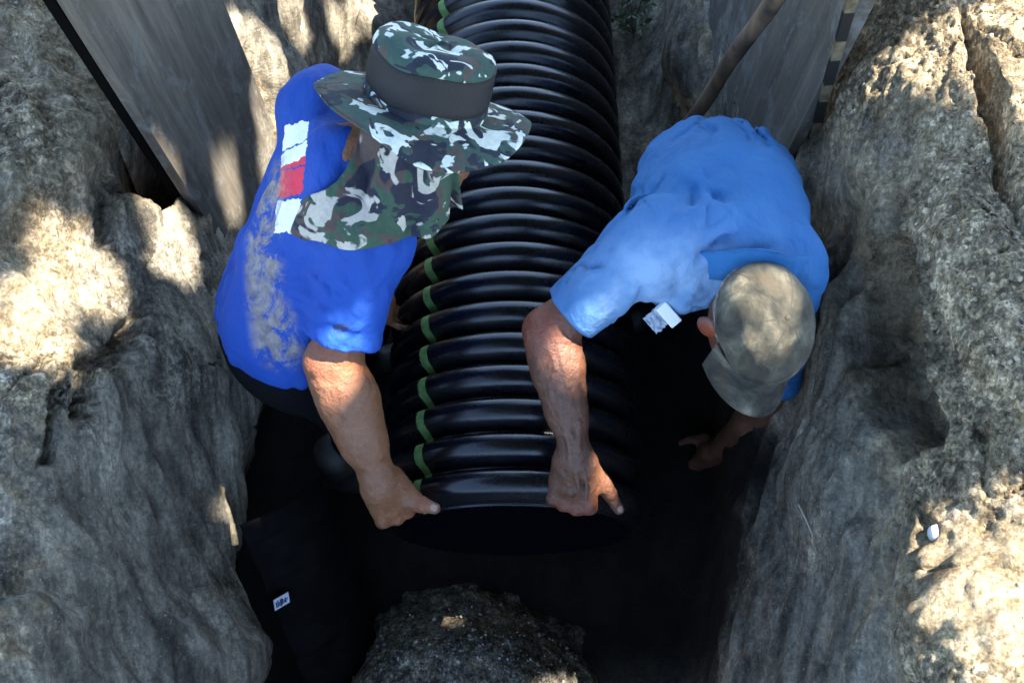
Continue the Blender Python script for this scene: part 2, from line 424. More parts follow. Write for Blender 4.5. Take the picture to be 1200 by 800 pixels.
_m = M('tree_bark', .9); _m.color(_m.ramp(_m.noise(20, _m.coord((1, 1, .2)), 7), [(.3, (.05, .04, .03)), (.7, (.16, .13, .1))])); MAT['bark'] = _m.m
MAT['water'] = M('muddy_water', .03, (.02, .02, .018)).m

#@@TERRAIN
# ------------------------------------------------------------------ terrain: one sheet, trench cut into it
YK = [-60, -4, -1.5, -.9, -.5, -.15, .2, .6, 1.0, 1.5, 2.2, 3.2, 5.0, 6.5, 60]
def prof(xs, zs): return list(zip(xs, zs))
flat = prof((-60, -6, -1.7, -1.15, -.95, -.8, -.72, -.66, -.6, 0, .55, .62, .68, .76, .86, 1.05, 1.7, 6, 60), (1.12,)*9+(1.13,)+(1.12,)*9)
XK = {
 -1.5: ((-60,-6,-1.7,-1.15,-.95,-.8,-.72,-.66,-.6,0,.5,.56,.62,.70,.82,1.05,1.7,6,60), (1.1,1.1,1.12,1.12,1.12,1.10,1.08,1.07,1.06,1.05,1.06,1.07,1.08,1.10,1.12,1.14,1.14,1.1,1.1)),
 -.9:  ((-60,-6,-1.7,-1.15,-.9,-.76,-.68,-.62,-.56,-.05,.42,.48,.55,.64,.76,1.05,1.7,6,60), (1.1,1.1,1.12,1.12,1.10,1.0,.85,.70,.62,.60,.62,.72,.85,1.0,1.1,1.16,1.16,1.1,1.1)),
 -.5:  ((-60,-6,-1.7,-1.15,-.9,-.78,-.68,-.68,-.66,-.05,.42,.50,.58,.66,.76,1.05,1.7,6,60), (1.1,1.1,1.14,1.12,1.06,.88,.48,.22,.08,.04,.06,.26,.56,.86,1.06,1.16,1.18,1.1,1.1)),
 -.15: ((-60,-6,-1.7,-1.15,-.92,-.78,-.67,-.74,-.70,-.05,.47,.54,.62,.69,.78,1.05,1.7,6,60), (1.1,1.1,1.14,1.12,1.04,.84,.46,.22,.0,-.02,.0,.24,.54,.84,1.04,1.15,1.2,1.1,1.1)),
 .2:   ((-60,-6,-1.7,-1.15,-.95,-.80,-.68,-.76,-.72,-.05,.55,.60,.66,.71,.80,1.05,1.7,6,60), (1.1,1.1,1.14,1.1,1.03,.84,.46,.22,.0,-.02,.0,.24,.54,.84,1.04,1.15,1.2,1.1,1.1)),
 .6:   ((-60,-6,-1.7,-1.2,-1.02,-.86,-.76,-.7,-.65,-.05,.6,.64,.68,.72,.80,1.05,1.7,6,60), (1.1,1.1,1.14,1.1,1.02,.84,.52,.2,.0,.02,.0,.24,.54,.84,1.06,1.16,1.2,1.1,1.1)),
 1.0:  ((-60,-6,-1.7,-1.3,-1.08,-.92,-.8,-.72,-.66,-.05,.6,.65,.69,.74,.82,1.05,1.7,6,60), (1.1,1.1,1.14,1.1,1.02,.84,.52,.2,.05,.06,.06,.24,.54,.84,1.08,1.18,1.2,1.1,1.1)),
 1.5:  ((-60,-6,-1.7,-1.2,-1.0,-.86,-.76,-.68,-.6,-.05,.56,.63,.68,.74,.82,1.05,1.7,6,60), (1.1,1.1,1.14,1.1,1.02,.84,.52,.22,.1,.1,.12,.3,.56,.84,1.08,1.18,1.2,1.1,1.1)),
 2.2:  ((-60,-6,-1.7,-1.1,-.95,-.82,-.72,-.64,-.56,-.05,.52,.6,.66,.74,.82,1.05,1.7,6,60), (1.1,1.1,1.14,1.1,1.02,.84,.52,.24,.1,.1,.14,.34,.58,.84,1.08,1.18,1.2,1.1,1.1)),
 3.2:  ((-60,-6,-1.7,-1.1,-.95,-.82,-.72,-.64,-.56,-.05,.52,.6,.66,.74,.82,1.05,1.7,6,60), (1.1,1.1,1.14,1.1,1.02,.84,.52,.24,.1,.1,.14,.34,.58,.84,1.08,1.18,1.2,1.1,1.1)),
 5.0:  ((-60,-6,-1.7,-1.1,-.95,-.82,-.72,-.64,-.56,-.05,.52,.6,.66,.74,.82,1.05,1.7,6,60), (1.1,1.1,1.14,1.1,1.02,.84,.52,.24,.1,.1,.14,.34,.58,.84,1.08,1.18,1.2,1.1,1.1)),
}
secs = []
for y in YK: secs.append(prof(*XK[y]) if y in XK else flat)
secs = np.array(secs, float)                                     # (ny, 19, 2)
NS = [3, 6, 22, 26, 26, 44, 44, 14, 44, 44, 14, 40, 44, 34, 34, 22, 6, 3]
NS = [3, 6, 26, 36, 46, 58, 56, 22, 40, 36, 26, 50, 56, 48, 48, 36, 6, 3]
us = np.concatenate([i+np.arange(k)/k for i, k in enumerate(NS)]+[[18.]])
ys = np.concatenate([[-60, -20, -8, -4, -2.5, -1.8], np.arange(-1.5, -.62, .03), np.arange(-.62, 1.7, .0062), np.arange(1.9, 3.2, .03), np.arange(3.2, 7, .15), [8, 12, 20, 60]])
def catmull(Pt, u):                                              # Pt (..,K,2)
    K = Pt.shape[1]; i = np.clip(np.floor(u).astype(int), 0, K-2); t = (u-i)[None, :, None]
    p0, p1, p2, p3 = Pt[:, np.maximum(i-1, 0)], Pt[:, i], Pt[:, i+1], Pt[:, np.minimum(i+2, K-1)]
    sp = .5*(2*p1+(p2-p0)*t+(2*p0-5*p1+4*p2-p3)*t**2+(3*p1-p0-3*p2+p3)*t**3)
    out_ = ((i < 3) | (i > 14))[None, :, None]                     # straight across the far ground
    return np.where(out_, p1*(1-t)+p2*t, sp)
# interpolate sections along y (smoothstep between keys), then run the spline across
yk = np.array(YK); j = np.clip(np.searchsorted(yk, ys, side='right')-1, 0, len(yk)-2)
t = ((ys-yk[j])/(yk[j+1]-yk[j]))[:, None, None]; t = t*t*(3-2*t)*.5+t*.5
S = secs[j]*(1-t)+secs[j+1]*t
mid = S.copy(); mid[:, :3] = S[:, :3]
C2 = catmull(S, us)
G = np.zeros((len(ys), len(us), 3)); G[..., 0] = C2[..., 0]; G[..., 1] = ys[:, None]; G[..., 2] = C2[..., 1]
du = np.gradient(G, axis=1); dv = np.gradient(G, axis=0)
Nn = np.cross(du, dv); Nn /= np.linalg.norm(Nn, axis=-1, keepdims=True)+1e-12
p = G.reshape(-1, 3); nn = Nn.reshape(-1, 3)
near = sstep(3.0, 1.8, np.abs(p[:, 0]))*sstep(4.5, 2.5, np.abs(p[:, 1]-.6))
floor_m = sstep(.30, .12, p[:, 2])
wallm = (1-floor_m)
TH = R(38.5)                                                      # the bucket scraped along the trench, slanting down toward the near end
pr = np.stack([p[:, 0], p[:, 1]*math.cos(TH)+p[:, 2]*math.sin(TH), -p[:, 1]*math.sin(TH)+p[:, 2]*math.cos(TH)], 1)
d = .022*fbm(pr*V(2.3, .9, 3.0), 3, 3)
smear = sstep(-.30, .12, fbm(p*V(2.6, 2.6, 2.0), 2, 61)+.40*sstep(1.0, .6, p[:, 2])-.15*sstep(.6, .75, p[:, 0])*sstep(.8, 1., p[:, 2]))
warp = .12*np.stack([noise(p*5, 15), noise(p*5, 16), noise(p*5, 17)], 1)
d += wallm*.026*(fbm((pr+warp*.5)*V(5, .8, 6.5), 4, 11, .55, True)-.9)*(.4+.6*smear)    # columns left by the bucket
d += .008*fbm(p*11, 4, 23, .6)*(1.2-.8*smear)
d += .0075*fbm(pr*V(34, 12, 34), 4, 37, .62)*(1.1-.6*smear)
gro = noise((pr+warp*.3)*V(19, .9, 21)+5, 71); d += wallm*.011*np.sign(gro)*np.abs(gro)**.55*smear
gr2 = noise((pr+warp*.2)*V(40, 2., 48)+9, 73); d += wallm*.0055*np.sign(gr2)*np.abs(gr2)**.6*smear
d += wallm*.012*(.45-np.abs(fbm((pr+warp)*V(5, 1.6, 5), 3, 131, .6)))*(1.3-smear)
# blocky cracks: step between cells
cr = np.abs(noise(pr*V(6, 1.2, 6)+.35*np.stack([noise(p*9, 5), noise(p*9, 6), noise(p*9, 7)], 1), 91))
d -= wallm*.014*sstep(.030, 0, cr)*sstep(-.1, .2, noise(p*V(3, 3, 2), 93))
crumb = np.clip((1-smear)*.7+.35*sstep(.85, 1.0, p[:, 2]), 0, 1)
b1 = np.abs(noise((p+warp*.5)*27, 201)); b2 = np.abs(noise(p*64, 203))
d += wallm*((.0110*(.32-b1))*(.10+.90*crumb)+(.0065*(.32-b2))*(.2+.8*crumb))
p2 = p+nn*(d*near*(1-.6*floor_m))[:, None]
GP = p2.copy().reshape(len(ys), len(us), 3)[::4, ::3]
from mathutils.bvhtree import BVHTree
gq = np.arange(GP.shape[0]*GP.shape[1]).reshape(GP.shape[:2])
BV = BVHTree.FromPolygons(GP.reshape(-1, 3).tolist(), np.stack([gq[:-1, :-1], gq[:-1, 1:], gq[1:, 1:], gq[1:, :-1]], -1).reshape(-1, 4).tolist())
def hit(px, py):
    h = BV.ray_cast(Vector(CAM), Vector(ray(px, py)))
    return (np.array(h[0]), np.array(h[1])) if h[0] else (P(px, py, .5), V(0, 0, 1))
B0 = lambda px, py: hit(px, py)[0]
def bumpf(c, rad, amp, sharp=0., nvec=None, ax=None):
    """push the surface along nvec inside an ellipsoid of influence"""
    global p2
    q = (p2-np.asarray(c))
    q = q/np.asarray(rad) if ax is None else (q@np.array([nrm(a) for a in ax]).T)/np.asarray(rad)
    r = np.linalg.norm(q, axis=1)+.12*fbm(p2*9, 2, 55)
    w = sstep(1., sharp, r)
    p2 = p2+(nn if nvec is None else np.asarray(nvec))*(amp*w)[:, None]
#@@BUMPS
# spoil bulges on the left bank and the recess beside the shoring sheet
bumpf(B0(60, 170), (.15, .26, .22), .06, .2)
bumpf(B0(75, 480), (.13, .25, .25), .03, .3)
bumpf(B0(215, 420), (.12, .20, .28), .025, .2)
bumpf(B0(250, 775), (.20, .20, .32), .10, .1)
bumpf(B0(50, 775), (.24, .11, .12), .10, .75, (0.2, 0, .9))
bumpf(B0(335, 130), (.16, .24, .45), .10, .2)
bumpf(B0(420, 30), (.2, .22, .3), .10, .1)
e0 = P(190, 190, .87)
bumpf((e0[0]-.045, e0[1]+.05, .95), (.055, .14, .35), .42, .55, (-.25, .1, -1))
bumpf(B0(140, 420), (.022, .22, .30), -.08, .2)
bumpf(B0(128, 240), (.022, .14, .30), -.06, .2)
bumpf(B0(75, 500), (.010, .13, .22), -.06, .2)
# scooped hollow with a lip in the right wall, and long creases down the wall
bumpf(B0(1052, 400), (.055, .24, .20), .16, .80, (1, 0, -.45))
bumpf(B0(1045, 320), (.035, .08, .10), .06, .70, (1, 0, -.3))
bumpf(B0(1092, 400), (.024, .19, .20), .055, .5, (-.85, 0, .5))
bumpf(B0(1150, 330), (.10, .30, .14), .05, .3)
bumpf(B0(1140, 740), (.20, .2, .15), .07, .3)
bumpf(B0(965, 560), (.08, .2, .25), .05, .2)
bumpf(B0(985, 300), (.03, .25, .3), -.05, .3)
bumpf(B0(1165, 120), (.025, .30, .2), -.07, .3)
bumpf(B0(800, 70), (.2, .3, .3), .08, .1)
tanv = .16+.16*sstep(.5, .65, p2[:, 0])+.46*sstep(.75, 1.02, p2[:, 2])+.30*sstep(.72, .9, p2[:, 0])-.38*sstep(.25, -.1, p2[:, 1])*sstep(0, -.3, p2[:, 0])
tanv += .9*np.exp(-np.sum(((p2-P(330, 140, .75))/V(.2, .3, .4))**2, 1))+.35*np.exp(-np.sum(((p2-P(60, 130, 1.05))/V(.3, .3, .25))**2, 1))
inner = sstep(.78, .66, np.abs(p2[:, 0]-.0))*sstep(1.3, .9, p2[:, 1])
pit_shade_v = np.clip(sstep(.30, .14, p2[:, 2]-.26*sstep(-.35, .25, p2[:, 1])*(p2[:, 0] > 0)+.10*fbm(p2*6, 3, 77)), 0, 1)*sstep(-.6, -.2, p2[:, 1]+.5*(p2[:, 0] < -.55))*sstep(1.25, .75, p2[:, 1])  # painted shade mask: pit and lower walls, reaching higher on the right
NU = len(us)
gi = np.arange(len(ys)*NU).reshape(len(ys), NU)
GF = np.stack([gi[:-1, :-1], gi[:-1, 1:], gi[1:, 1:], gi[1:, :-1]], -1).reshape(-1, 4)
ground = tag(make('ground', p2, GF, MAT['earth'], attrs={'tan': tanv, 'wet': pit_shade_v, 'crumb': crumb}), kind='structure')  # 'wet' holds the painted shade mask
GP = p2.reshape(len(ys), len(us), 3)[::2, ::2]
gq = np.arange(GP.shape[0]*GP.shape[1]).reshape(GP.shape[:2])
BV = BVHTree.FromPolygons(GP.reshape(-1, 3).tolist(), np.stack([gq[:-1, :-1], gq[:-1, 1:], gq[1:, 1:], gq[1:, :-1]], -1).reshape(-1, 4).tolist())
def drop(x, y, z=2.0):
    h = BV.ray_cast(Vector((x, y, z)), Vector((0, 0, -1))); return np.array(h[0]) if h[0] else V(x, y, 0)

# ------------------------------------------------------------------ stones (ico lumps merged by kind)
def lump(seed):
    import bmesh
    bm = bmesh.new(); bmesh.ops.create_icosphere(bm, subdivisions=2, radius=1)
    v = np.array([x.co[:] for x in bm.verts]); f = np.array([[y.index for y in x.verts] for x in bm.faces]); bm.free()
    v *= (1+.30*fbm(v*1.3+seed*7.3, 3, seed))[:, None]
    v = np.sign(v)*np.abs(v)**.8; v *= np.random.default_rng(seed).uniform(.5, 1.15, 3); return v, f
LUMPS = [lump(s) for s in range(10)]
def rotm(r):
    q = nrm(r.normal(size=4)); w, x, y, z = q
    return np.array([[1-2*(y*y+z*z), 2*(x*y-z*w), 2*(x*z+y*w)], [2*(x*y+z*w), 1-2*(x*x+z*z), 2*(y*z-x*w)], [2*(x*z-y*w), 2*(y*z+x*w), 1-2*(x*x+y*y)]])
def stones(pts, sizes, r):
    vs, fs, o = [], [], 0
    for q, s in zip(pts, sizes):
        v, f = LUMPS[r.integers(len(LUMPS))]
        vs.append(v@rotm(r).T*s+q); fs.append(f+o); o += len(v)
    return np.concatenate(vs), np.concatenate(fs)

# gravel heap at the near end of the pit
hx, hy = np.meshgrid(np.linspace(-.62, .34, 130), np.linspace(-.85, .02, 120), indexing='ij')
rr = np.sqrt(((hx+.13)/.47)**2+((hy+.49)/.48)**2)
hh = .25*(1-sstep(.45, 1.02, rr+.06*fbm(np.stack([hx*6, hy*6, 0*hx], -1).reshape(-1, 3), 3, 4).reshape(hx.shape)))-.05
hp = np.stack([hx, hy, hh], -1).reshape(-1, 3)
hp[:, 2] += .02*fbm(hp*14, 4, 9, .6)*(hp[:, 2] > -.04)
heap = make('gravel_heap', hp, gridf(130, 120), MAT['earth'], base=V(-.1, -.5, 0), attrs={'tan': np.full(len(hp), .35), 'crumb': np.ones(len(hp)), 'wet': .5*sstep(.04, -.03, hp[:, 2])})  # 'wet' blends the near-black shade tone into the heap's foot
tag(heap, 'low rounded heap of grey gravel and clay below the open pipe end', 'gravel heap')
ok = (hp[:, 2] > .02)
r2 = np.random.default_rng(5); ii = r2.choice(np.flatnonzero(ok), 3600)
sz = .0015+.0045*r2.random(3600)**3.; sz[:14] = .006+.008*r2.random(14)
gv, gf = stones(hp[ii]+r2.normal(0, .003, (3600, 3)), sz, r2)
tag(make('gravel', gv, gf, MAT['stone'], smooth=False), kind='stuff')
# loose soil clods on the banks
pts, szs = [], []
fine = np.abs(nn[:, 2]) > .45
cand = np.flatnonzero((np.abs(p2[:, 0]) > .66) & (np.abs(p2[:, 0]) < 1.5) & (p2[:, 1] > -.7) & (p2[:, 1] < 1.6) & (np.abs(nn[:, 2]) > .8) & (p2[:, 2] > .8))
jj = r2.choice(cand, 5200); sz = .0015+.0040*r2.random(5200)**3.; 
cv, cf = stones(p2[jj], sz, r2)
tag(make('soil_clods', cv, cf, MAT['clod'], smooth=False), kind='stuff')
#@@PIPE
# ------------------------------------------------------------------ corrugated pipe
AX, AZ, PR, PITCH = .002, .426, .322, .080
prof_p = []                                                       # (y, radius): outside ribs, then the liner
cw = .70
ri, rv = PR, PR-.030
nrib = 61
y0 = .002
DEP = .034; rv = ri-DEP
rows = [(y0, rv-.012), (y0, rv-.0025), (y0+.0025, rv)]
for k in range(nrib):
    a = y0+k*PITCH
    rows += [(a+.0045, rv-.001), (a+.0046, rv), (a+.0135, rv+.010), (a+.0205, rv+.0205), (a+.0258, rv+.0270)]
    for q in np.linspace(0, 1, 9): rows.append((a+.0290+.0365*q, ri-.0066+.0066*math.sin(math.pi*(.08+.84*q))))
    rows += [(a+.0690, rv+.0245), (a+.0735, rv+.012), (a+.0790, rv), (a+.0791, rv-.001)]
L = y0+nrib*PITCH
rows += [(L, rv), (L, rv-.012)]
rows = np.array([(float(a), float(b)) for a, b in rows])
na = 180
th = np.linspace(0, 2*math.pi, na, endpoint=False)
pv = np.stack([rows[:, 1][:, None]*np.sin(th), np.repeat(rows[:, 0][:, None], na, 1), rows[:, 1][:, None]*np.cos(th)], -1).reshape(-1, 3)
pv = pv+V(AX, 0, AZ)
pipe = make('corrugated_pipe', pv, gridf(len(rows), na, wrap_u=True, wrap_v=True)[:, ::-1], MAT['pipe'], base=V(AX, 0, AZ))
tag(pipe, 'black ribbed plastic drain pipe with a green stripe, lying in the trench', 'drain pipe')
recalc(pipe)

#@@PROPS
# ------------------------------------------------------------------ shoring sheets, poles, panel, small things
def board(name, c0, c1, z0, z1, th, label, lean=0., seed=0):
    c0, c1 = V(*c0), V(*c1); u = nrm(c1-c0); n = np.cross(u, V(0, 0, 1)); nx, nz = 60, 60
    L = np.linalg.norm(c1-c0); vs = []
    for side in (0, 1):
        for a in np.linspace(0, 1, nx):
            for b in np.linspace(0, 1, nz):
                q = c0+u*L*a+V(0, 0, z0+(z1-z0)*b)+n*(th*side)+n*lean*(b-.5)
                vs.append(q)
    vs = np.array(vs); w = .005*fbm(vs*V(3, 3, 1.2), 2, seed); vs += n*w[:, None]
    g = gridf(nx, nz); f = [tuple(x) for x in g[:, ::-1]]+[tuple(x+nx*nz) for x in g]
    o = nx*nz; idx = lambda a, b: a*nz+b
    for a in range(nx-1):
        f += [(idx(a, 0), idx(a+1, 0), idx(a+1, 0)+o, idx(a, 0)+o), (idx(a+1, nz-1), idx(a, nz-1), idx(a, nz-1)+o, idx(a+1, nz-1)+o)]
    for b in range(nz-1):
        f += [(idx(0, b+1), idx(0, b), idx(0, b)+o, idx(0, b+1)+o), (idx(nx-1, b), idx(nx-1, b+1), idx(nx-1, b+1)+o, idx(nx-1, b)+o)]
    ob = make(name, vs, f, MAT['board'], base=(c0+c1)/2+V(0, 0, z0), smooth=False); recalc(ob)
    return tag(ob, label, 'shoring board', group='grey shoring boards against the trench walls')
e0 = P(190, 190, .87)
board('shoring_board', (e0[0]-.005, e0[1], 0), (e0[0]+.07, 1.20, 0), .25, 1.75, .028, 'grey shoring board on the left trench wall, with the shaded gap at its near edge painted as a dark strip', 0, 3)
e1 = P(948, 178, .80)
board('shoring_board', (e1[0]-.055, 1.72, 0), (e1[0]-.012, e1[1]+.02, 0), .25, 1.7, .028, 'grey shoring board on the right trench wall, between brown pole and banded rod', 0, 5)
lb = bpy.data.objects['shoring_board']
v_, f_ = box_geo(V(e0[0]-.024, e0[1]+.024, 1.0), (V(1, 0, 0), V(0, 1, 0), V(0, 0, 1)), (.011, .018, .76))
recalc(make('gap_shade_strip', v_, f_, M('gap_shade_black', .95, (.0025, .0022, .002), Specular_IOR_Level=.05).m, parent=lb, smooth=False))  # near-black strip standing in for the shaded gap beside the board
a, b = P(812, 138, .42), P(921, -22, 1.15)
vs, f = tube_geo([lerp(a, b, t)+.004*V(math.sin(9*t), 0, 0) for t in np.linspace(-.15, 1.25, 24)], [.0215]*24, 14, True, .002, 3)
tag(make('wooden_pole', vs, f, MAT['wood'], base=lerp(a, b, -.15)), 'brown round wooden pole leaning on the right shoring board', 'pole')
a, b = P(944, 190, .72), P(1004, -20, 1.3)
ux = nrm(b-a); vs, f = box_geo(lerp(a, b, .35), (ux, V(1, .1, 0)-ux*(V(1, .1, 0)@ux), np.cross(ux, V(1, .1, 0))), (np.linalg.norm(b-a)*.95, .0105, .006))
ro = make('banded_rod', vs, f, MAT['rod'], base=lerp(a, b, -.5), smooth=False); recalc(ro)
tag(ro, 'thin flat rod with dark and pale bands standing at the right shoring board edge', 'measuring rod')
# black plastic panel with its sticker
A_, B_, C_ = P(436, 738, .03), P(371, 556, .40), P(284, 612, .52)
ea = A_-B_; eb = C_-B_
gu, gv_ = 40, 60; vs = []
nP = nrm(np.cross(eb, ea))
if nP[2] < 0: nP = -nP
for i in range(gu):
    for k in range(gv_):
        s_, t_ = i/(gu-1), k/(gv_-1)
        rib = .006*(1 if (t_*5.0 % 1.0) < .5 else 0)
        vs.append(B_+eb*s_*1.05+ea*t_*1.15+nP*(rib+.03*math.sin(math.pi*s_)))
pn = make('plastic_panel', vs, gridf(gu, gv_), MAT['panel'], base=A_, smooth=False); solidify(pn, .006)
tag(pn, 'black ribbed plastic panel with a small white sticker leaning in the pit', 'plastic panel')
sc_ = P(330, 704, .22)
# the sticker lies on the panel face: project onto its plane
dr = ray(330, 704); tt = ((B_+nP*.042-CAM)@nP)/(dr@nP); sc_ = CAM+dr*tt
dr2 = ray(341, 697.5); sx = nrm(CAM+dr2*(((B_+nP*.042-CAM)@nP)/(dr2@nP))-sc_); sy = np.cross(nP, sx)
w, h_ = .0215, .0135
stv, stf = box_geo(sc_, (sx, sy, nP), (w, h_, .0008)); st = make('sticker', stv, stf, MAT['label'], parent=pn, smooth=False); recalc(st)
bars = [(-.72, .5, .09), (-.5, .62, .07), (-.33, .35, .05), (-.12, .66, .12), (.1, .5, .1), (.34, .3, .06), (.5, .45, .09), (.72, .22, .05)]
bv, bf = [], []
for k, (bx, bh, bw) in enumerate(bars):
    v_, f_ = box_geo(sc_+sx*bx*w+sy*(-.1+.1*math.sin(k*2.1))*h_+nP*.0013, (nrm(sx+.25*sy*math.sin(k*3.)), sy, nP), (bw*w, bh*h_, .0003))
    bf += [tuple(i+len(bv)*1 for i in q) for q in f_]; bv += list(v_)
make('sticker_print', bv, bf, MAT['ink'], parent=st, smooth=False)
# weeds on the trench side beyond the pipe
wb = hit(742, 40)[0]; wd_ = empty('weed', wb); rw = np.random.default_rng(8)
sv, sf, lvv, lf = [], [], [], []
for k in range(9):
    e = wb+V(rw.normal(-.03, .05), rw.normal(0, .07), rw.uniform(.05, .16)); pts = [lerp(wb, e, t)+V(0, 0, .03*math.sin(math.pi*t)) for t in np.linspace(0, 1, 6)]
    v_, f_ = tube_geo(pts, [.002]*6, 5); sf += [tuple(i+len(sv) for i in q) for q in f_]; sv += list(v_)
    for t in (.35, .55, .7, .85, 1.):
        c = lerp(wb, e, t)+V(0, 0, .03*math.sin(math.pi*t)); a_ = nrm(rw.normal(size=3)*V(1, 1, .4)); b_ = nrm(np.cross(a_, V(0, 0, 1)+.4*rw.normal(size=3))); L_ = rw.uniform(.022, .04); o_ = len(lvv)
        up_ = np.cross(b_, a_)*.004
        lvv += [c, c+a_*L_*.4+b_*L_*.3+up_, c+a_*L_, c+a_*L_*.4-b_*L_*.3+up_]; lf.append((o_, o_+1, o_+2, o_+3))
make('stem', sv, sf, MAT['leaf'], parent=wd_); make('foliage', lvv, lf, MAT['leaf'], parent=wd_, smooth=False)
tag(wd_, 'small green weed growing on the trench side behind the pipe', 'weed')
# white pebble and straw on the right bank
def single(name, px, py, s, mat, label, cat, flat=.7, seed=3):
    q, n_ = hit(px, py); v, f = LUMPS[seed]; v = v*V(s*.72, s, s*.6)
    o = make(name, v+q+n_*s*.25, f, mat, base=q); return tag(o, label, cat)
MAT['pebble'] = M('pale_pebble', .6, (.55, .56, .58)).m
single('pebble', 1098, 627, .021, MAT['pebble'], 'smooth white pebble embedded in the soil of the right bank', 'pebble', seed=2)
q0, n0 = hit(942, 590); q1, n1_ = hit(958, 628)
vs, f = tube_geo([lerp(q0+n0*.012, q1+n1_*.012, t)+V(0, 0, .004*math.sin(3*t)) for t in np.linspace(0, 1, 8)], [.0016]*8, 6)
tag(make('straw', vs, f, M('dry_straw', .7, (.42, .40, .33)).m, base=q1), 'thin pale dry straw stuck on the lower right trench wall', 'straw')

#@@FIGURES
# ------------------------------------------------------------------ people
def frame(up, right):
    u = nrm(up); r = nrm(np.asarray(right)-u*(np.asarray(right)@u)); return r, u, np.cross(u, r)   # right, up, forward
def hand(S, W, K, nh, thumb, sc=1.1, curls=((1.25, 1.3, .7),)*4, side=1, spread=.02):
    """right hand (side=1): W wrist, K middle knuckle, nh rough dorsal direction, thumb = CMC..tip points or None"""
    d = nrm(K-W); n = nrm(nh-d*(nh@d)); l = np.cross(n, d)*side
    w = np.linalg.norm(K-W)
    kn = []
    offs = [(.030, -.004), (.010, .0), (-.011, -.003), (-.031, -.010)]      # index..little: lateral, along
    rad = [.0098, .0100, .0094, .0084]
    for (lo_, al), r_ in zip(offs, rad):
        k_ = K+l*lo_*sc+d*al*sc-n*abs(lo_)*.10*sc; kn.append(k_)
        c_ = W+l*lo_*.62*sc+d*.016*sc
        S.rc(c_, k_-n*.006*sc, .0165*sc, (r_+.0035)*sc, .016)
        S.rc(lerp(c_, k_, .25)+n*.0105*sc, k_+n*.0045*sc, .0035*sc, .0042*sc, .010)     # tendon
        S.rc(k_+n*.0025*sc, k_+n*.0025*sc, (r_+.0012)*sc, (r_+.0012)*sc, .010)           # knuckle
    S.rc(W+d*.012*sc-n*.006, W+d*.05*sc-n*.012*sc, .027*sc, .026*sc, .02)
    lens = [(.044, .026, .021), (.048, .030, .022), (.044, .028, .021), (.035, .021, .019)]
    for i, k_ in enumerate(kn):
        c = curls[i]; a = 0; q = k_; di = d+l*spread*(1.5-i)
        for j in range(3):
            a += c[j]; v = nrm(nrm(di)*math.cos(a)-n*math.sin(a)); e = q+v*lens[i][j]*sc
            r0 = rad[i]*(1-.10*j)*sc; S.rc(q, e, r0, r0*.88, .005); q = e
    if thumb is not None:
        t = [np.asarray(x) for x in thumb]
        S.rc(W+l*.018*sc+d*.02*sc-n*.004, t[0], .019*sc, .0155*sc, .016)
        S.rc(t[0], t[1], .0145*sc, .0118*sc, .008); S.rc(t[1], t[2], .0118*sc, .0088*sc, .005)
        S.rc(lerp(W+d*.05*sc, kn[0], .4)-n*.008, lerp(t[0], t[1], .3), .013*sc, .010*sc, .02)   # web
    return d, n, l, kn
def head(S, c, r, u, f, sc=1.):
    e = (r, u, f)
    S.el(c+u*.035*sc-f*.010*sc, e, V(.076, .092, .096)*sc, .02)
    S.el(c-u*.045*sc+f*.030*sc, e, V(.056, .068, .062)*sc, .04)
    S.el(c-u*.094*sc+f*.066*sc, e, V(.026, .018, .022)*sc, .03)                                 # chin
    S.rc(c+u*.012*sc+f*.086*sc, c-u*.028*sc+f*.108*sc, .009*sc, .013*sc, .014)                  # nose
    for s in (-1, 1):
        S.rc(c-u*.030*sc+f*.100*sc+r*s*.010*sc, c-u*.030*sc+f*.094*sc+r*s*.013*sc, .008*sc, .007*sc, .008)
        S.rc(c+u*.030*sc+f*.080*sc+r*s*.012*sc, c+u*.026*sc+f*.066*sc+r*s*.048*sc, .011*sc, .009*sc, .014)    # brow
        S.el(c+u*.010*sc+f*.074*sc+r*s*.031*sc, e, V(.012, .009, .010)*sc, .006)                # eye
        S.el(c-u*.018*sc+f*.062*sc+r*s*.042*sc, e, V(.022, .02, .02)*sc, .03)                   # cheek
        S.el(c-u*.002*sc-f*.008*sc+r*s*.086*sc, (nrm(r+f*.35*s), u, f), V(.011, .035, .021)*sc, .008)         # ear
        S.rc(c+u*.026*sc-f*.016*sc+r*s*.088*sc, c-u*.010*sc-f*.022*sc+r*s*.088*sc, .006*sc, .005*sc, .006)
    S.rc(c-u*.056*sc+f*.092*sc-r*.020*sc, c-u*.056*sc+f*.092*sc+r*.020*sc, .0075*sc, .0075*sc, .008)           # lips
    S.rc(c-u*.067*sc+f*.090*sc-r*.015*sc, c-u*.067*sc+f*.090*sc+r*.015*sc, .0075*sc, .0075*sc, .008)
def ring(S, c, ax1, ax2, r1, r2, tr, k=.01, n=14, a0=0, a1=2*math.pi):
    q = [c+ax1*r1*math.cos(t)+ax2*r2*math.sin(t) for t in np.linspace(a0, a1, n)]
    for x, y in zip(q[:-1], q[1:]): S.rc(x, y, tr, tr, k)
def folds(seed, amp=.006, sc=9., axes=None):
    """soft undulation plus thin creases running along the first axis"""
    A = np.eye(3) if axes is None else np.array([nrm(a) for a in axes])
    def f(X):
        q = (X@A.T); q = q*V(.42, 1., 1.)*sc; w = .5*np.stack([noise(q*.7, seed+k) for k in (1, 2, 3)], 1)
        n = noise(q+w, seed); m_ = noise(q*1.9+w*2+7, seed+5)
        gate = sstep(-.25, .35, noise(q*.45+3, seed+8))
        return amp*(.6*n+.35*m_)+amp*gate*(.8*np.exp(-(n/.13)**2)+.45*np.exp(-(m_/.15)**2))
    return f
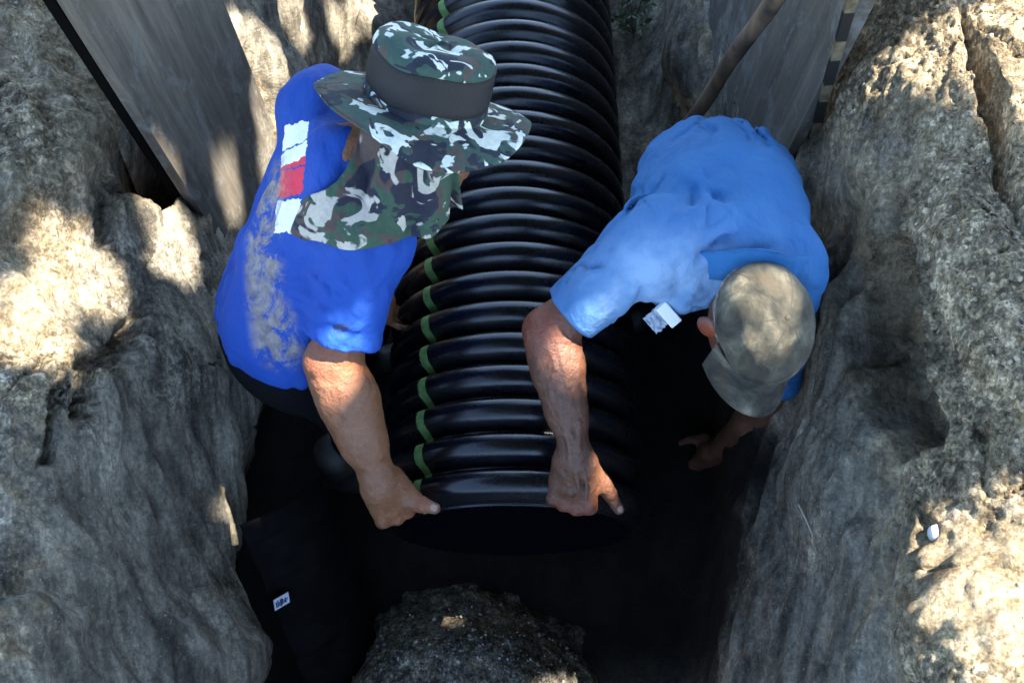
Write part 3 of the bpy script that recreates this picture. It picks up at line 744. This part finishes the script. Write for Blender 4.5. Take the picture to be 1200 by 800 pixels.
def leg(S, h, k, a, r=(.092, .065, .048)):
    S.rc(h, k, r[0], r[1], .05); S.rc(k, a, r[1], r[2], .03)
def boot(name, a, toe, par, mat):
    S = Sdf(); fl = V(a[0], a[1], max(a[2]-.09, .045)); t = nrm(V(toe[0], toe[1], 0))
    S.rc(a+V(0, 0, .14), a, .062, .055, .02); S.rc(a, fl, .055, .048, .03); S.rc(fl-t*.05, fl+t*.14, .045, .042, .03); S.rc(fl+t*.14, fl+t*.16-V(0, 0, .008), .043, .034, .03)
    S.plane(V(0, 0, fl[2]-.042), V(0, 0, -1))
    v, f = S.mesh(.009); make(name, v, f, mat, parent=par)
def skin_attr(v, reds, nails):
    r = np.zeros(len(v)); n = np.zeros(len(v))
    for c, rad in reds: r = np.maximum(r, np.exp(-np.sum((v-c)**2, 1)/rad**2))
    for c, ax, rad in nails:
        q = (v-c)@np.array(ax).T/np.asarray(rad); n = np.maximum(n, sstep(1.15, .85, np.linalg.norm(q, axis=1)))
    return {'red': r, 'nail': n}

def pick(v, px, py):
    """the vertex of a cloud that a point of the photograph falls on (nearest of those along the line of sight)"""
    d = ray(px, py); d = d/np.linalg.norm(d); q = v-CAM; t = q@d; o = np.linalg.norm(q-np.outer(t, d), axis=1)
    c = np.flatnonzero(o < o.min()+.008); return v[c[np.argmin(t[c])]]
#@@MAN_A
# --- man on the left: camouflage boonie hat, royal blue shirt
shR, shL = P(430, 276, 1.10), P(378, 132, 1.12)
hip = P(336, 388, .80); neck = P(402, 188, 1.17)
mid = (shR+shL)/2
rA, uA, fA = frame(mid-hip, shR-shL)
elR, wrR = P(392, 425, .93), P(444, 563, .775)
KA = P(472, 603, .690)
elL, wrL = shL+V(.05, -.04, -.25), shL+V(.03, -.14, -.46)
hA = P(497, 152, 1.20)                                            # head centre
fh = nrm(V(.90, -.12, -.42)); rh_, uh, fh = frame(V(.26, .46, .85), np.cross(fh, V(.26, .46, .85)))
baseA = V(hip[0]+.03, hip[1]+.05, 0.)
kneeR, kneeL = V(-.40, hip[1]-.07, .42), V(-.40, hip[1]+.2, .42)
ankR, ankL = V(-.48, hip[1]-.11, .12), V(-.48, hip[1]+.25, .12)
hR, hL = hip+rA*.085-uA*.02, hip-rA*.085-uA*.02

S = Sdf()                                                         # body: trunk, legs, head, far arm
S.el(mid-uA*.12, (rA, uA, fA), V(.145, .17, .095), .03); S.el(lerp(mid, hip, .75), (rA, uA, fA), V(.13, .16, .095), .05)
S.rc(mid, neck, .07, .058, .03); S.rc(neck, hA-uh*.03-fh*.02, .058, .055, .03); head(S, hA, rh_, uh, fh)
leg(S, hR, kneeR, ankR, (.075, .055, .04)); leg(S, hL, kneeL, ankL, (.075, .055, .04))
S.rc(shL, elL, .05, .042, .03); S.rc(elL, wrL, .044, .03, .02); hand(S, wrL, wrL+V(.03, -.03, -.085), V(-1, 0, .2), None, 1.1, ((.5, .6, .4),)*4, -1)
body_lo = S.mesh(.008)
S = Sdf()                                                         # near arm, fine
fd = nrm(wrR-elR); la = nrm(np.cross(fd, V(0, -.3, 1)))
S.rc(lerp(shR, elR, .3), elR, .052, .050, .02); S.rc(elR, lerp(elR, wrR, .32), .050, .056, .025)
S.rc(lerp(elR, wrR, .2)+la*.010, lerp(elR, wrR, .62)+la*.006, .047, .040, .03)
S.rc(lerp(elR, wrR, .28)-la*.012, lerp(elR, wrR, .68)-la*.002, .043, .037, .03); S.rc(lerp(elR, wrR, .55), wrR, .041, .0335, .03)
S.rc(elR-fd*.004+V(-.02, -.012, .018), elR+fd*.02+V(-.02, -.012, .014), .026, .02, .03)
S.rc(wrR-fd*.006, wrR+fd*.02, .033, .030, .02)
tbA = [P(480, 585, .725), P(495, 591, .730), P(510, 595, .726)]
dA, nA, lA, knA = hand(S, wrR, KA, CAM-KA, tbA, 1.30, ((1.15, 1.25, .7), (1.2, 1.3, .7), (1.2, 1.3, .7), (1.25, 1.3, .7)))
for s0, s1, o0, o1 in ((.05, .55, .020, .006), (.10, .75, -.022, -.014), (.0, .4, -.004, .002)):      # muscle bellies and tendons
    nv = nrm(CAM-lerp(elR, wrR, .5)); nv = nrm(nv-fd*(nv@fd)); lv = np.cross(fd, nv)
    S.rc(lerp(elR, wrR, s0)+lv*o0+nv*.030, lerp(elR, wrR, s1)+lv*o1+nv*.024, .016, .012, .012)
arm = S.mesh(.0030, lambda X: .0018*fbm(X*45, 3, 5))
bv_, bf_ = join(body_lo, arm)
tip = lerp(tbA[1], tbA[2], .9); tv = nrm(CAM-tip); td = nrm(tbA[2]-tbA[1]); tl = nrm(np.cross(tv, td)); tv = np.cross(td, tl)
att = skin_attr(bv_, [(elR+V(0, 0, .04), .05), (knA[0], .02), (knA[1], .02), (knA[2], .02), (tbA[1], .018)], [(tip+tv*.010, (td, tl, tv), (.0085, .0068, .008))])
manA = make('person', bv_, bf_, MAT['skin_a'], base=baseA, attrs=att)
tag(manA, 'person in camouflage brimmed hat and royal blue shirt bending over the pipe', 'person')
# shirt
S = Sdf()
S.el(mid-uA*.11+fA*.005, (rA, uA, fA), V(.185, .20, .125), .03)
S.rc(shL-rA*.005, shR+rA*.005, .074, .074, .05); S.rc(mid-fA*.02, neck-uA*.01, .085, .075, .04)
S.el(lerp(mid, hip, .66)-fA*.012, (rA, uA, fA), V(.172, .19, .128), .06)
S.el(hip+uA*.01-fA*.010, (rA, uA, fA), V(.180, .12, .137), .06)
slv = lerp(shR, elR, .80)
S.rc(shR, slv, .080, .078, .035, True); S.rc(shL, lerp(shL, elL, .75), .078, .072, .035)
S.sub(lerp(shR, elR, .77), lerp(shR, elR, .9), .050, .056)
S.plane(hip-uA*.035, -uA)
fo = folds(21, .018, 13., (uA+.3*rA, rA, fA)); fs_ = folds(64, .010, 15., (nrm(np.cross(elR-shR, fA)), nrm(elR-shR), fA))
axs = nrm(elR-shR)
def dispA(X):
    t = (X-shR)@axs
    k = sstep(.02, .10, t)*sstep(.26, .16, np.linalg.norm(X-lerp(shR, elR, .4), axis=1)); hem = sstep(.22, .17, t)*.8+.2
    return (fo(X)*(1-k)+fs_(X)*k*hem)
v, f = S.mesh(.0045, dispA, band=.07)
p0, p1 = pick(v, 342, 140), pick(v, 330, 274)
pu_ = p1-p0; Lp = np.linalg.norm(pu_); pu_ = pu_/Lp
pn_ = nrm(CAM-(p0+p1)/2); px_ = nrm(np.cross(pu_, pn_)); q = v-p0
mudp = [pick(v, *k) for k in ((318, 212), (304, 265), (300, 320), (322, 408))]
md = np.full(len(v), 9.)
for a, b in zip(mudp[:-1], mudp[1:]):
    ab = b-a; t = np.clip(((v-a)@ab)/(ab@ab), 0, 1); md = np.minimum(md, np.linalg.norm(v-(a+t[:, None]*ab), axis=1))
lg = pick(v, 395, 386); lq = v-lg; lr = ray(395, 386); lr = lr/np.linalg.norm(lr); lperp = lq-np.outer(lq@lr, lr)
at = {'pu': (q@pu_)/Lp, 'pv': (q@px_)/.042, 'pw': (np.abs(q@pn_) < .16).astype(float), 'mud': .85*sstep(.07, .03, md),
      'logo': .8*sstep(1.2, .7, np.sqrt((lperp[:, 0]/.016)**2+(lperp[:, 1]/.007)**2+(lperp[:, 2]/.01)**2))}
make('shirt', v, f, MAT['shirt_a'], parent=manA, attrs=at)
SHA = S
# trousers and boots
S = Sdf(); S.el(hip-uA*.03, (rA, uA, fA), V(.165, .12, .13), .05); leg(S, hR, kneeR, ankR); leg(S, hL, kneeL, ankL)
v, f = S.mesh(.011, folds(41, .008, 8)); make('trousers', v, f, MAT['trousers'], parent=manA)
boot('boot', ankR, (1, -.2), manA, MAT['boot']); boot('boot', ankL, (1, .2), manA, MAT['boot'])
# hat: crown top, netting band, lower band, waved brim, neck flap
hatc = hA+uh*.052-fh*.008
def hat_pt(rx, rz, ang, y): return hatc+fh*rx*math.cos(ang)+rh_*rz*math.sin(ang)+uh*(y*.86)
nA_ = 96
def revolve(rows, name, mat, par, uv=False, wave=None, th=.004):
    vs = []
    for (ra, y) in rows:
        for k in range(nA_):
            t = 2*math.pi*k/nA_; q = hat_pt(ra*1.10, ra*.97, t, y)
            if wave: q = q+wave(ra, t)
            vs.append(q)
    ff = gridf(len(rows), nA_, wrap_v=True)
    o = make(name, vs, ff[:, ::-1], mat, parent=par)
    if uv:
        l = o.data.uv_layers.new(name='uv'); nv = len(rows)
        for pl in o.data.polygons:
            ks = [o.data.loops[i].vertex_index % nA_ for i in pl.loop_indices]
            for i in pl.loop_indices:
                vi = o.data.loops[i].vertex_index; k = vi % nA_
                if max(ks)-min(ks) > 2 and k == 0: k = nA_
                l.data[i].uv = (k/nA_, (vi//nA_)/(nv-1))
    return solidify(o, th)
def wcrown(ra, t): return (.007*math.sin(2*t+.8)+.004*math.sin(5*t))*(uh*.6)+fh*.004*math.sin(3*t)
def wbrim(ra, t):
    k = max(0, (ra-.098)/.09); return uh*k*(.020*math.cos(2*t+.3)+.012*math.sin(3*t+1.)+.004*math.sin(7*t))-uh*.016*k*k
hat = revolve([(.1005, -.012), (.1005, .0), (.0995, .010), (.0985, .017)], 'hat', MAT['camo_hat'], manA, wave=wcrown)
hat.name = 'boonie_hat'
revolve([(.0985, .014), (.0987, .03), (.0985, .052), (.0975, .075), (.0955, .096)], 'netting_band', MAT['net'], hat, True, wcrown)
revolve([(.0968, .092), (.0955, .101), (.092, .112), (.085, .120), (.071, .1245), (.05, .124), (.025, .121), (.002, .121)], 'crown', MAT['camo_hat'], hat, wave=wcrown)
revolve([(.098+.080*q, -.004-.006*q) for q in np.linspace(0, 1, 14)], 'brim', MAT['camo_hat'], hat, wave=wbrim, th=.005)
# flap hanging from the brim over neck and shoulder
fl_n, fl_m = 70, 46; vs = []
for i in range(fl_n):
    s_ = i/(fl_n-1); ang = lerp(R(193), R(50), s_)                 # from the back of the head round its right side to the cheek
    top = hat_pt(.104, .098, ang, -.012)
    out = nrm(top-hatc-uh*((top-hatc)@uh))
    Ln = lerp(.300, .150, sstep(-.05, 1., s_))
    for k in range(fl_m):
        t_ = k/(fl_m-1)
        dn = nrm(lerp(-uh, V(0, 0, -1), .45)+V(.02, -.12, 0))
        q = top+dn*Ln*t_+out*((.010+.100*math.sin(math.pi*min(1, s_*1.05))*sstep(0, .3, s_))*t_+.014*math.sin(s_*23+2.5*t_)*t_**.7+.007*math.sin(s_*51+1)*t_)
        vs.append(q)
vs = np.array(vs)
for it in range(30):                                              # rest on the shirt instead of sinking into it
    dd = SHA.at(vs); need = dd < .012
    if not need.any(): break
    e = .004; gr = np.stack([SHA.at(vs+V(*(e*np.eye(3)[a_])))-SHA.at(vs-V(*(e*np.eye(3)[a_]))) for a_ in range(3)], 1)
    gr /= np.linalg.norm(gr, axis=1, keepdims=True)+1e-9
    vs = vs+gr*(np.clip(.013-dd, 0, .02)*need)[:, None]
fp = make('neck_flap', vs, gridf(fl_n, fl_m), MAT['camo_flap'], parent=hat); solidify(fp, .003)
sm = fp.modifiers.new('soft', 'SMOOTH'); sm.iterations = 3

#@@MAN_B
# --- man on the right: stained cap, light blue shirt
shR, shL = P(762, 285, 1.05), P(922, 312, 1.02)
hip = P(838, 212, .83); neck = P(872, 304, 1.05)
mid = (shR+shL)/2
rB, uB, fB = frame(mid-hip, shR-shL)
elR, wrR = P(645, 388, .92), P(674, 532, .80)
KB = P(668, 594, .715)
elL, wrL = P(900, 478, .44), P(840, 528, .12)
upB = nrm(V(.16, -.40, .88)); rb, ub, fb = frame(upB, V(-1, -.13, -.05))
hB = P(897, 380, 1.09)-ub*.05
baseB = V(hip[0], hip[1], 0.)
hR, hL = hip+V(-.09, 0, 0), hip+V(.09, 0, 0)
kneeR, kneeL = V(.40, .75, .45), V(.54, .72, .45); ankR, ankL = V(.43, .92, .13), V(.53, .98, .13)
S = Sdf()
S.el(mid-uB*.12, (rB, uB, fB), V(.145, .17, .095), .03); S.el(lerp(mid, hip, .75), (rB, uB, fB), V(.13, .16, .095), .05)
S.rc(mid, neck, .07, .06, .03); S.rc(neck, hB-ub*.05-fb*.015, .06, .056, .03); head(S, hB, rb, ub, fb)
leg(S, hR, kneeR, ankR, (.075, .055, .04)); leg(S, hL, kneeL, ankL, (.075, .055, .04))
S.rc(shL, elL, .052, .044, .03); S.rc(elL, lerp(elL, wrL, .35), .044, .046, .02); S.rc(lerp(elL, wrL, .3), wrL, .046, .03, .02)
KL = wrL+nrm(wrL-elL)*.09+V(0, -.01, -.03)
hand(S, wrL, KL, V(.1, -.5, .8), [wrL+V(-.02, .045, -.035), wrL+V(-.06, .055, -.06), wrL+V(-.085, .05, -.08)], 1.1, ((.5, .6, .4),)*4, -1)
body_lo = S.mesh(.0065)
S = Sdf()
fd = nrm(wrR-elR); la = nrm(np.cross(fd, V(0, -.3, 1)))
S.rc(lerp(shR, elR, .3), elR, .050, .047, .02); S.rc(elR, lerp(elR, wrR, .3), .046, .051, .025)
S.rc(lerp(elR, wrR, .18)+la*.008, lerp(elR, wrR, .6)+la*.004, .042, .035, .03)
S.rc(lerp(elR, wrR, .25)-la*.010, lerp(elR, wrR, .7)-la*.002, .038, .031, .03); S.rc(lerp(elR, wrR, .55), wrR, .035, .0290, .03)
S.rc(elR+V(-.022, -.006, .012), elR+fd*.02+V(-.02, -.006, .01), .026, .02, .03)
S.rc(wrR-fd*.006, wrR+fd*.02, .029, .029, .02)
# veins
nv = nrm(CAM-lerp(elR, wrR, .5)); nv = nrm(nv-fd*(nv@fd)); lv = np.cross(fd, nv)
for s0, s1, o0, o1, sd in ((.15, 1.25, -.014, .012, 1), (.35, 1.1, .018, -.008, 2), (.5, 1.3, .004, .020, 3), (.08, .6, .004, .022, 4), (.7, 1.35, -.012, -.004, 5)):
    pts = []
    for t in np.linspace(0, 1, 9):
        x = lerp(s0, s1, t); rr_ = np.interp(x, [0, .3, .6, 1, 1.3], [.047, .051, .040, .029, .022])
        o_ = lerp(o0, o1, t)+.006*math.sin(t*9+sd*2); pts.append(elR+(wrR-elR)*x+lv*o_+nv*(math.sqrt(max(rr_**2-o_**2, 1e-6))+.0012))
    for a, b in zip(pts[:-1], pts[1:]): S.rc(a, b, .0042, .0042, .006)
tbB = [P(702, 562, .725), P(715, 579, .70), P(725, 596, .675)]
dB, nB, lB, knB = hand(S, wrR, KB, CAM-KB+V(-.2, 0, 0), tbB, 1.27, ((1.3, 1.3, .7), (1.2, 1.3, .7), (1.2, 1.3, .7), (1.15, 1.3, .7)))
arm = S.mesh(.0026, lambda X: .0022*fbm(X*42, 3, 5))
bv_, bf_ = join(body_lo, arm)
tip = lerp(tbB[1], tbB[2], .9); tv = nrm(CAM-tip+V(.5, 0, 0)); td = nrm(tbB[2]-tbB[1]); tl = nrm(np.cross(tv, td)); tv = np.cross(td, tl)
earB = hB+rb*.09
att = skin_attr(bv_, [(elR+V(-.02, 0, .03), .05), (earB, .035), (knB[0], .02), (knB[1], .02), (knB[2], .02)], [(tip+tv*.009, (td, tl, tv), (.0085, .0066, .008))])
manB = make('person', bv_, bf_, MAT['skin_b'], base=baseB, attrs=att)
tag(manB, 'person in stained grey cap and light blue shirt with a sun patch painted in, bending toward the camera', 'person')
S = Sdf()
S.el(mid-uB*.12-fB*.005, (rB, uB, fB), V(.182, .20, .125), .03)
S.rc(shL+rB*.02, shR-rB*.01, .080, .072, .05); S.rc(mid-fB*.01, neck-uB*.01, .085, .078, .04)
S.el(lerp(mid, hip, .62)-fB*.02, (rB, uB, fB), V(.182, .20, .135), .06)
S.el(hip+uB*.01-fB*.012, (rB, uB, fB), V(.178, .13, .14), .06)
slv = lerp(shR, elR, .80)
S.rc(shR, slv, .082, .064, .05, True); S.rc(lerp(shR, neck, .25), P(795, 338, .985), .06, .045, .06); S.rc(shL, lerp(shL, elL, .75), .075, .064, .04, True)
S.plane(hip-uB*.10, -uB)
cn = lerp(neck, hB-ub*.05, .02); cu = nrm(hB-ub*.05-neck); c1 = nrm(rB-cu*(rB@cu)); c2 = np.cross(cu, c1)
fo = folds(58, .016, 13., (uB-.35*rB, rB, fB)); fs_ = folds(37, .015, 15., (elR-shR, rB, uB))
axs = nrm(elR-shR)
def dispB(X):
    t = (X-shR)@axs; ax_ = (X-shR)-np.outer(t, axs)
    k = sstep(-.04, .06, t)*sstep(.24, .14, np.linalg.norm(X-lerp(shR, elR, .4), axis=1)); hem = sstep(.215, .165, t)*.85+.15
    return fo(X)*(1-k)+fs_(X)*k*hem
v, f = S.mesh(.0045, dispB, band=.07)
sun_wash = np.exp(-np.sum(((v-pick(v, 770, 335))/V(.16, .09, .2))**2, 1))  # where the painted sun patch lies on shoulder and chest
shb = make('shirt', v, f, MAT['shirt_b'], parent=manB, attrs={'sun_wash': sun_wash})
cvs = []                                                          # folded collar round the neck, open at the throat
fr = math.atan2(fb@c2, fb@c1); cs_ = [(.074, -.014), (.078, .010), (.082, .024), (.089, .026), (.098, .012), (.112, -.010), (.119, -.020)]
for i_ in range(72):
    a_ = fr+R(22)+i_/71*R(316)
    for (r_, h_) in cs_: cvs.append(cn+c1*r_*math.cos(a_)+c2*r_*.98*math.sin(a_)+cu*(h_+.018+.003*math.sin(a_*5)))
co_ = make('collar', cvs, gridf(72, len(cs_)), MAT['shirt_b'], parent=shb, attrs={'sun_wash': np.zeros(len(cvs))}); solidify(co_, .0035)
S = Sdf(); S.el(hip-uB*.03-V(0, 0, .03), (rB, uB, fB), V(.160, .12, .12), .05); leg(S, hR, kneeR, ankR); leg(S, hL, kneeL, ankL)
v, f = S.mesh(.011, folds(43, .008, 8)); make('trousers', v, f, MAT['trousers'], parent=manB)
boot('boot', ankR, (-.2, -1), manB, MAT['boot']); boot('boot', ankL, (.1, -1), manB, MAT['boot'])
# cap
cc = hB+ub*.045-fb*.008
nA_ = 96; vs = []; seam = []
for j, q in enumerate(np.linspace(0, 1, 26)):
    ph = q*R(98)
    for k in range(nA_):
        t = 2*math.pi*k/nA_; s = math.sin(ph)
        pan = 1+.018*abs(math.cos(3*t))**.5*s
        vs.append(cc+rb*.085*s*pan*math.sin(t)+fb*(.112 if math.cos(t) > 0 else .100)*s*pan*math.cos(t)+ub*(.083*math.cos(ph)-.012*(q > .93)*0))
        seam.append(math.sin(3*t+math.pi/2)*max(.05, s) if False else math.cos(3*t)*s)
vs = np.array(vs); vs += (nrm(ub)[None]*.004)*fbm(vs*22, 3, 8)[:, None]+rb[None]*.004*fbm(vs*18, 2, 18)[:, None]
capv = vs.copy()
cap = make('cap', vs, gridf(26, nA_, wrap_v=True), MAT['cap'], parent=manB, attrs={'seam': np.array(seam)}); solidify(cap, .004)
vs = []
for i in range(40):
    a = lerp(R(-74), R(74), i/39)
    for k in range(14):
        w = k/13; L_ = .068*math.cos(a*.93)**.55
        q = cc+rb*(.085*math.sin(a)*(1+.02*w))+fb*(.110*math.cos(a)+L_*w)-ub*(.010+.046*w+.045*(math.sin(a)**2)*(.35+.65*w))
        vs.append(q)
bl = make('bill', vs, gridf(40, 14), MAT['cap'], parent=cap, attrs={'seam': np.ones(len(vs))}); solidify(bl, .005)
bt, bf2 = LUMPS[0]
import bmesh as _bm
b_ = _bm.new(); _bm.ops.create_uvsphere(b_, u_segments=16, v_segments=8, radius=1); uvv = np.array([x.co[:] for x in b_.verts]); uvf = [[y.index for y in x.verts] for x in b_.faces]; b_.free()
make('button', cc+ub*.085+(uvv*V(.006, .006, .0035))@np.array([rb, fb, ub]), uvf, MAT['cap'], parent=cap, attrs={'seam': np.ones(len(uvv))})
# hair below the cap at the back and sides
vs = []
for i in range(60):
    a = lerp(R(75), R(285), i/59)
    for k in range(8):
        w = k/7; vs.append(cc+rb*(.0865-.010*w)*math.sin(a)+fb*(.103-.016*w)*math.cos(a)-ub*(.010+.034*w*(1-.5*math.exp(-((abs(a-math.pi)-R(88))/.25)**2))))
vs = np.array(vs); vs += .003*np.stack([noise(vs*90+s, 3) for s in (0, 9, 20)], 1)
hm = M('grey_hair', .7); hm.color(hm.ramp(hm.noise(160, hm.coord((1, 1, .2))), [(.3, (.05, .045, .04)), (.7, (.22, .2, .18))]))
solidify(make('hair', vs, gridf(60, 8), hm.m, parent=manB), .006)
# white pack in the shirt pocket
pc = P(783, 368, .985); e1_ = nrm(P(793, 385, .965)-P(771, 360, 1.0)); nv = nrm(CAM-pc); e2_ = nrm(np.cross(nv, e1_)); n3_ = np.cross(e1_, e2_)
pk = empty('paper_pack', pc)
v_, f_ = box_geo(pc, (e1_, e2_, n3_), (.026, .0125, .008)); o = make('carton', v_, f_, MAT['white'], parent=pk, smooth=False)
bvm = o.modifiers.new('b', 'BEVEL'); bvm.width = .002; bvm.segments = 2
fv = []
for i in range(24):
    for k in range(14): fv.append(pc+e2_*(-.012-.030*k/13)+e1_*lerp(-.026, .018, i/23)+n3_*(-.004+.012*noise(np.array([[i*.22, k*.3, 2.]]), 3)[0]))
solidify(make('wrapper', fv, gridf(24, 14), M('pale_blue_grey_wrapper', .45, (.33, .38, .46)).m, parent=pk), .002)
tag(pk, 'small white pack in a crumpled wrapper hanging from the light blue shirt pocket', 'paper pack')

#@@TREE
# ------------------------------------------------------------------ light, sky, an unseen tree added to shade the trench
SUN = nrm(V(.50, .22, .84))
patches = [  # world points to be sunlit, crown gaps are cut for them: centre, radius
]
el = math.asin(SUN[2]); az = math.atan2(SUN[0], SUN[1])
w = bpy.data.worlds.new('World'); scn.world = w; w.use_nodes = True
sk = w.node_tree.nodes.new('ShaderNodeTexSky'); sk.sky_type = 'NISHITA'; sk.sun_disc = False; sk.sun_elevation = el; sk.sun_rotation = az; sk.air_density = 1.0; sk.dust_density = .4; sk.ozone_density = 1.0
bg = w.node_tree.nodes['Background']; bg.inputs[1].default_value = .15; w.node_tree.links.new(sk.outputs[0], bg.inputs[0])
sd = bpy.data.lights.new('sun', 'SUN'); sd.energy = 5.0; sd.angle = R(.5); sd.color = (1, .92, .80)
so = bpy.data.objects.new('sun', sd); col.objects.link(so); so.rotation_euler = Vector(SUN).to_track_quat('Z', 'Y').to_euler()

HITS = [(85, 298, .05), (108, 335, .04), (45, 340, .032), (62, 400, .028), (18, 400, .02), (190, 250, .036), (203, 298, .036),
        (290, 60, .055), (300, 105, .065), (310, 150, .06), (315, 200, .05), (265, 235, .03), (430, 10, .05), (400, 30, .03), (345, 15, .05),
        (785, 55, .045), (770, 30, .04), (810, 30, .035), (1150, 725, .17), (1190, 780, .20), (1110, 745, .08), (1130, 670, .065), (1195, 30, .09), (1190, 640, .07), (1060, 90, .03), (1090, 60, .03), (1165, 150, .03)]
for px, py, r_ in HITS:
    q, _ = hit(px, py); patches.append((q, r_))
patches += [(pick(capv, 862, 440), .034), (pick(capv, 925, 350), .012), (P(832, 385, 1.06), .02), (P(700, 388, 1.0), .012), (P(388, 432, .985), .024)]
tr = empty('added_shade_tree', V(3.6, -1.8, 1.1))  # added out of view to block sun and overhead sky
cr_c = V(1.6, .45, 5.0)
r3 = np.random.default_rng(11)
NL = 150000
q = r3.normal(size=(NL, 3)); q /= np.linalg.norm(q, axis=1, keepdims=True); q *= r3.random((NL, 1))**(1/2.6)
lc = cr_c+q*V(4.0, 3.6, .9)
keep = np.ones(NL, bool); ln = r3.uniform(.035, .085, (NL, 1))
for c, r_ in patches:
    rel = lc-c; ax_ = rel@SUN; perp = np.linalg.norm(rel-np.outer(ax_, SUN), axis=1)
    keep &= perp > r_+ln[:, 0]*.9  # leaves cleared along the sun rays to each chosen patch
lc = lc[keep]; n = len(lc)
a = r3.normal(size=(n, 3)); a[:, 2] *= .45; a /= np.linalg.norm(a, axis=1, keepdims=True)
b = np.cross(a, r3.normal(size=(n, 3))*V(.5, .5, 0)+V(0, 0, 1)); b /= np.linalg.norm(b, axis=1, keepdims=True)
ln = ln[keep]; wd = ln*.42
lv_ = np.stack([lc-a*ln, lc+b*wd, lc+a*ln, lc-b*wd], 1).reshape(-1, 3)
make('crown', lv_, np.arange(4*n).reshape(n, 4), MAT['leaf'], parent=tr, smooth=False)
tp = [V(3.6, -1.8, 1.0), V(3.5, -1.6, 2.1), V(3.2, -1.1, 3.2), V(2.6, -.5, 4.2), V(2.0, .2, 5.0)]
vs, f = tube_geo(tp, [.26, .2, .16, .11, .04], 14, True, .03, 2); make('added_tree_trunk', vs, f, MAT['bark'], parent=tr)
for k in range(9):
    s = tp[2+k % 2]; e = cr_c+V(2.9*math.cos(k*.7+.3), 2.6*math.sin(k*.7+.3), .15*math.sin(k))
    vs, f = tube_geo([lerp(s, e, t)+V(0, 0, .5*math.sin(math.pi*t)) for t in np.linspace(0, 1, 8)], np.linspace(.05, .01, 8), 8, True, .02, k); make('added_tree_limb', vs, f, MAT['bark'], parent=tr)
tag(tr, 'unseen leafy tree added to shade the trench and dapple the sun', 'tree')

# ------------------------------------------------------------------ view
scn.view_settings.view_transform = 'Standard'; scn.view_settings.look = 'None'; scn.view_settings.gamma = 1
scn.view_settings.exposure = 2.6
scn.cycles.use_denoising = True
for o in bpy.data.objects:
    if '_base' in o.keys(): del o['_base']
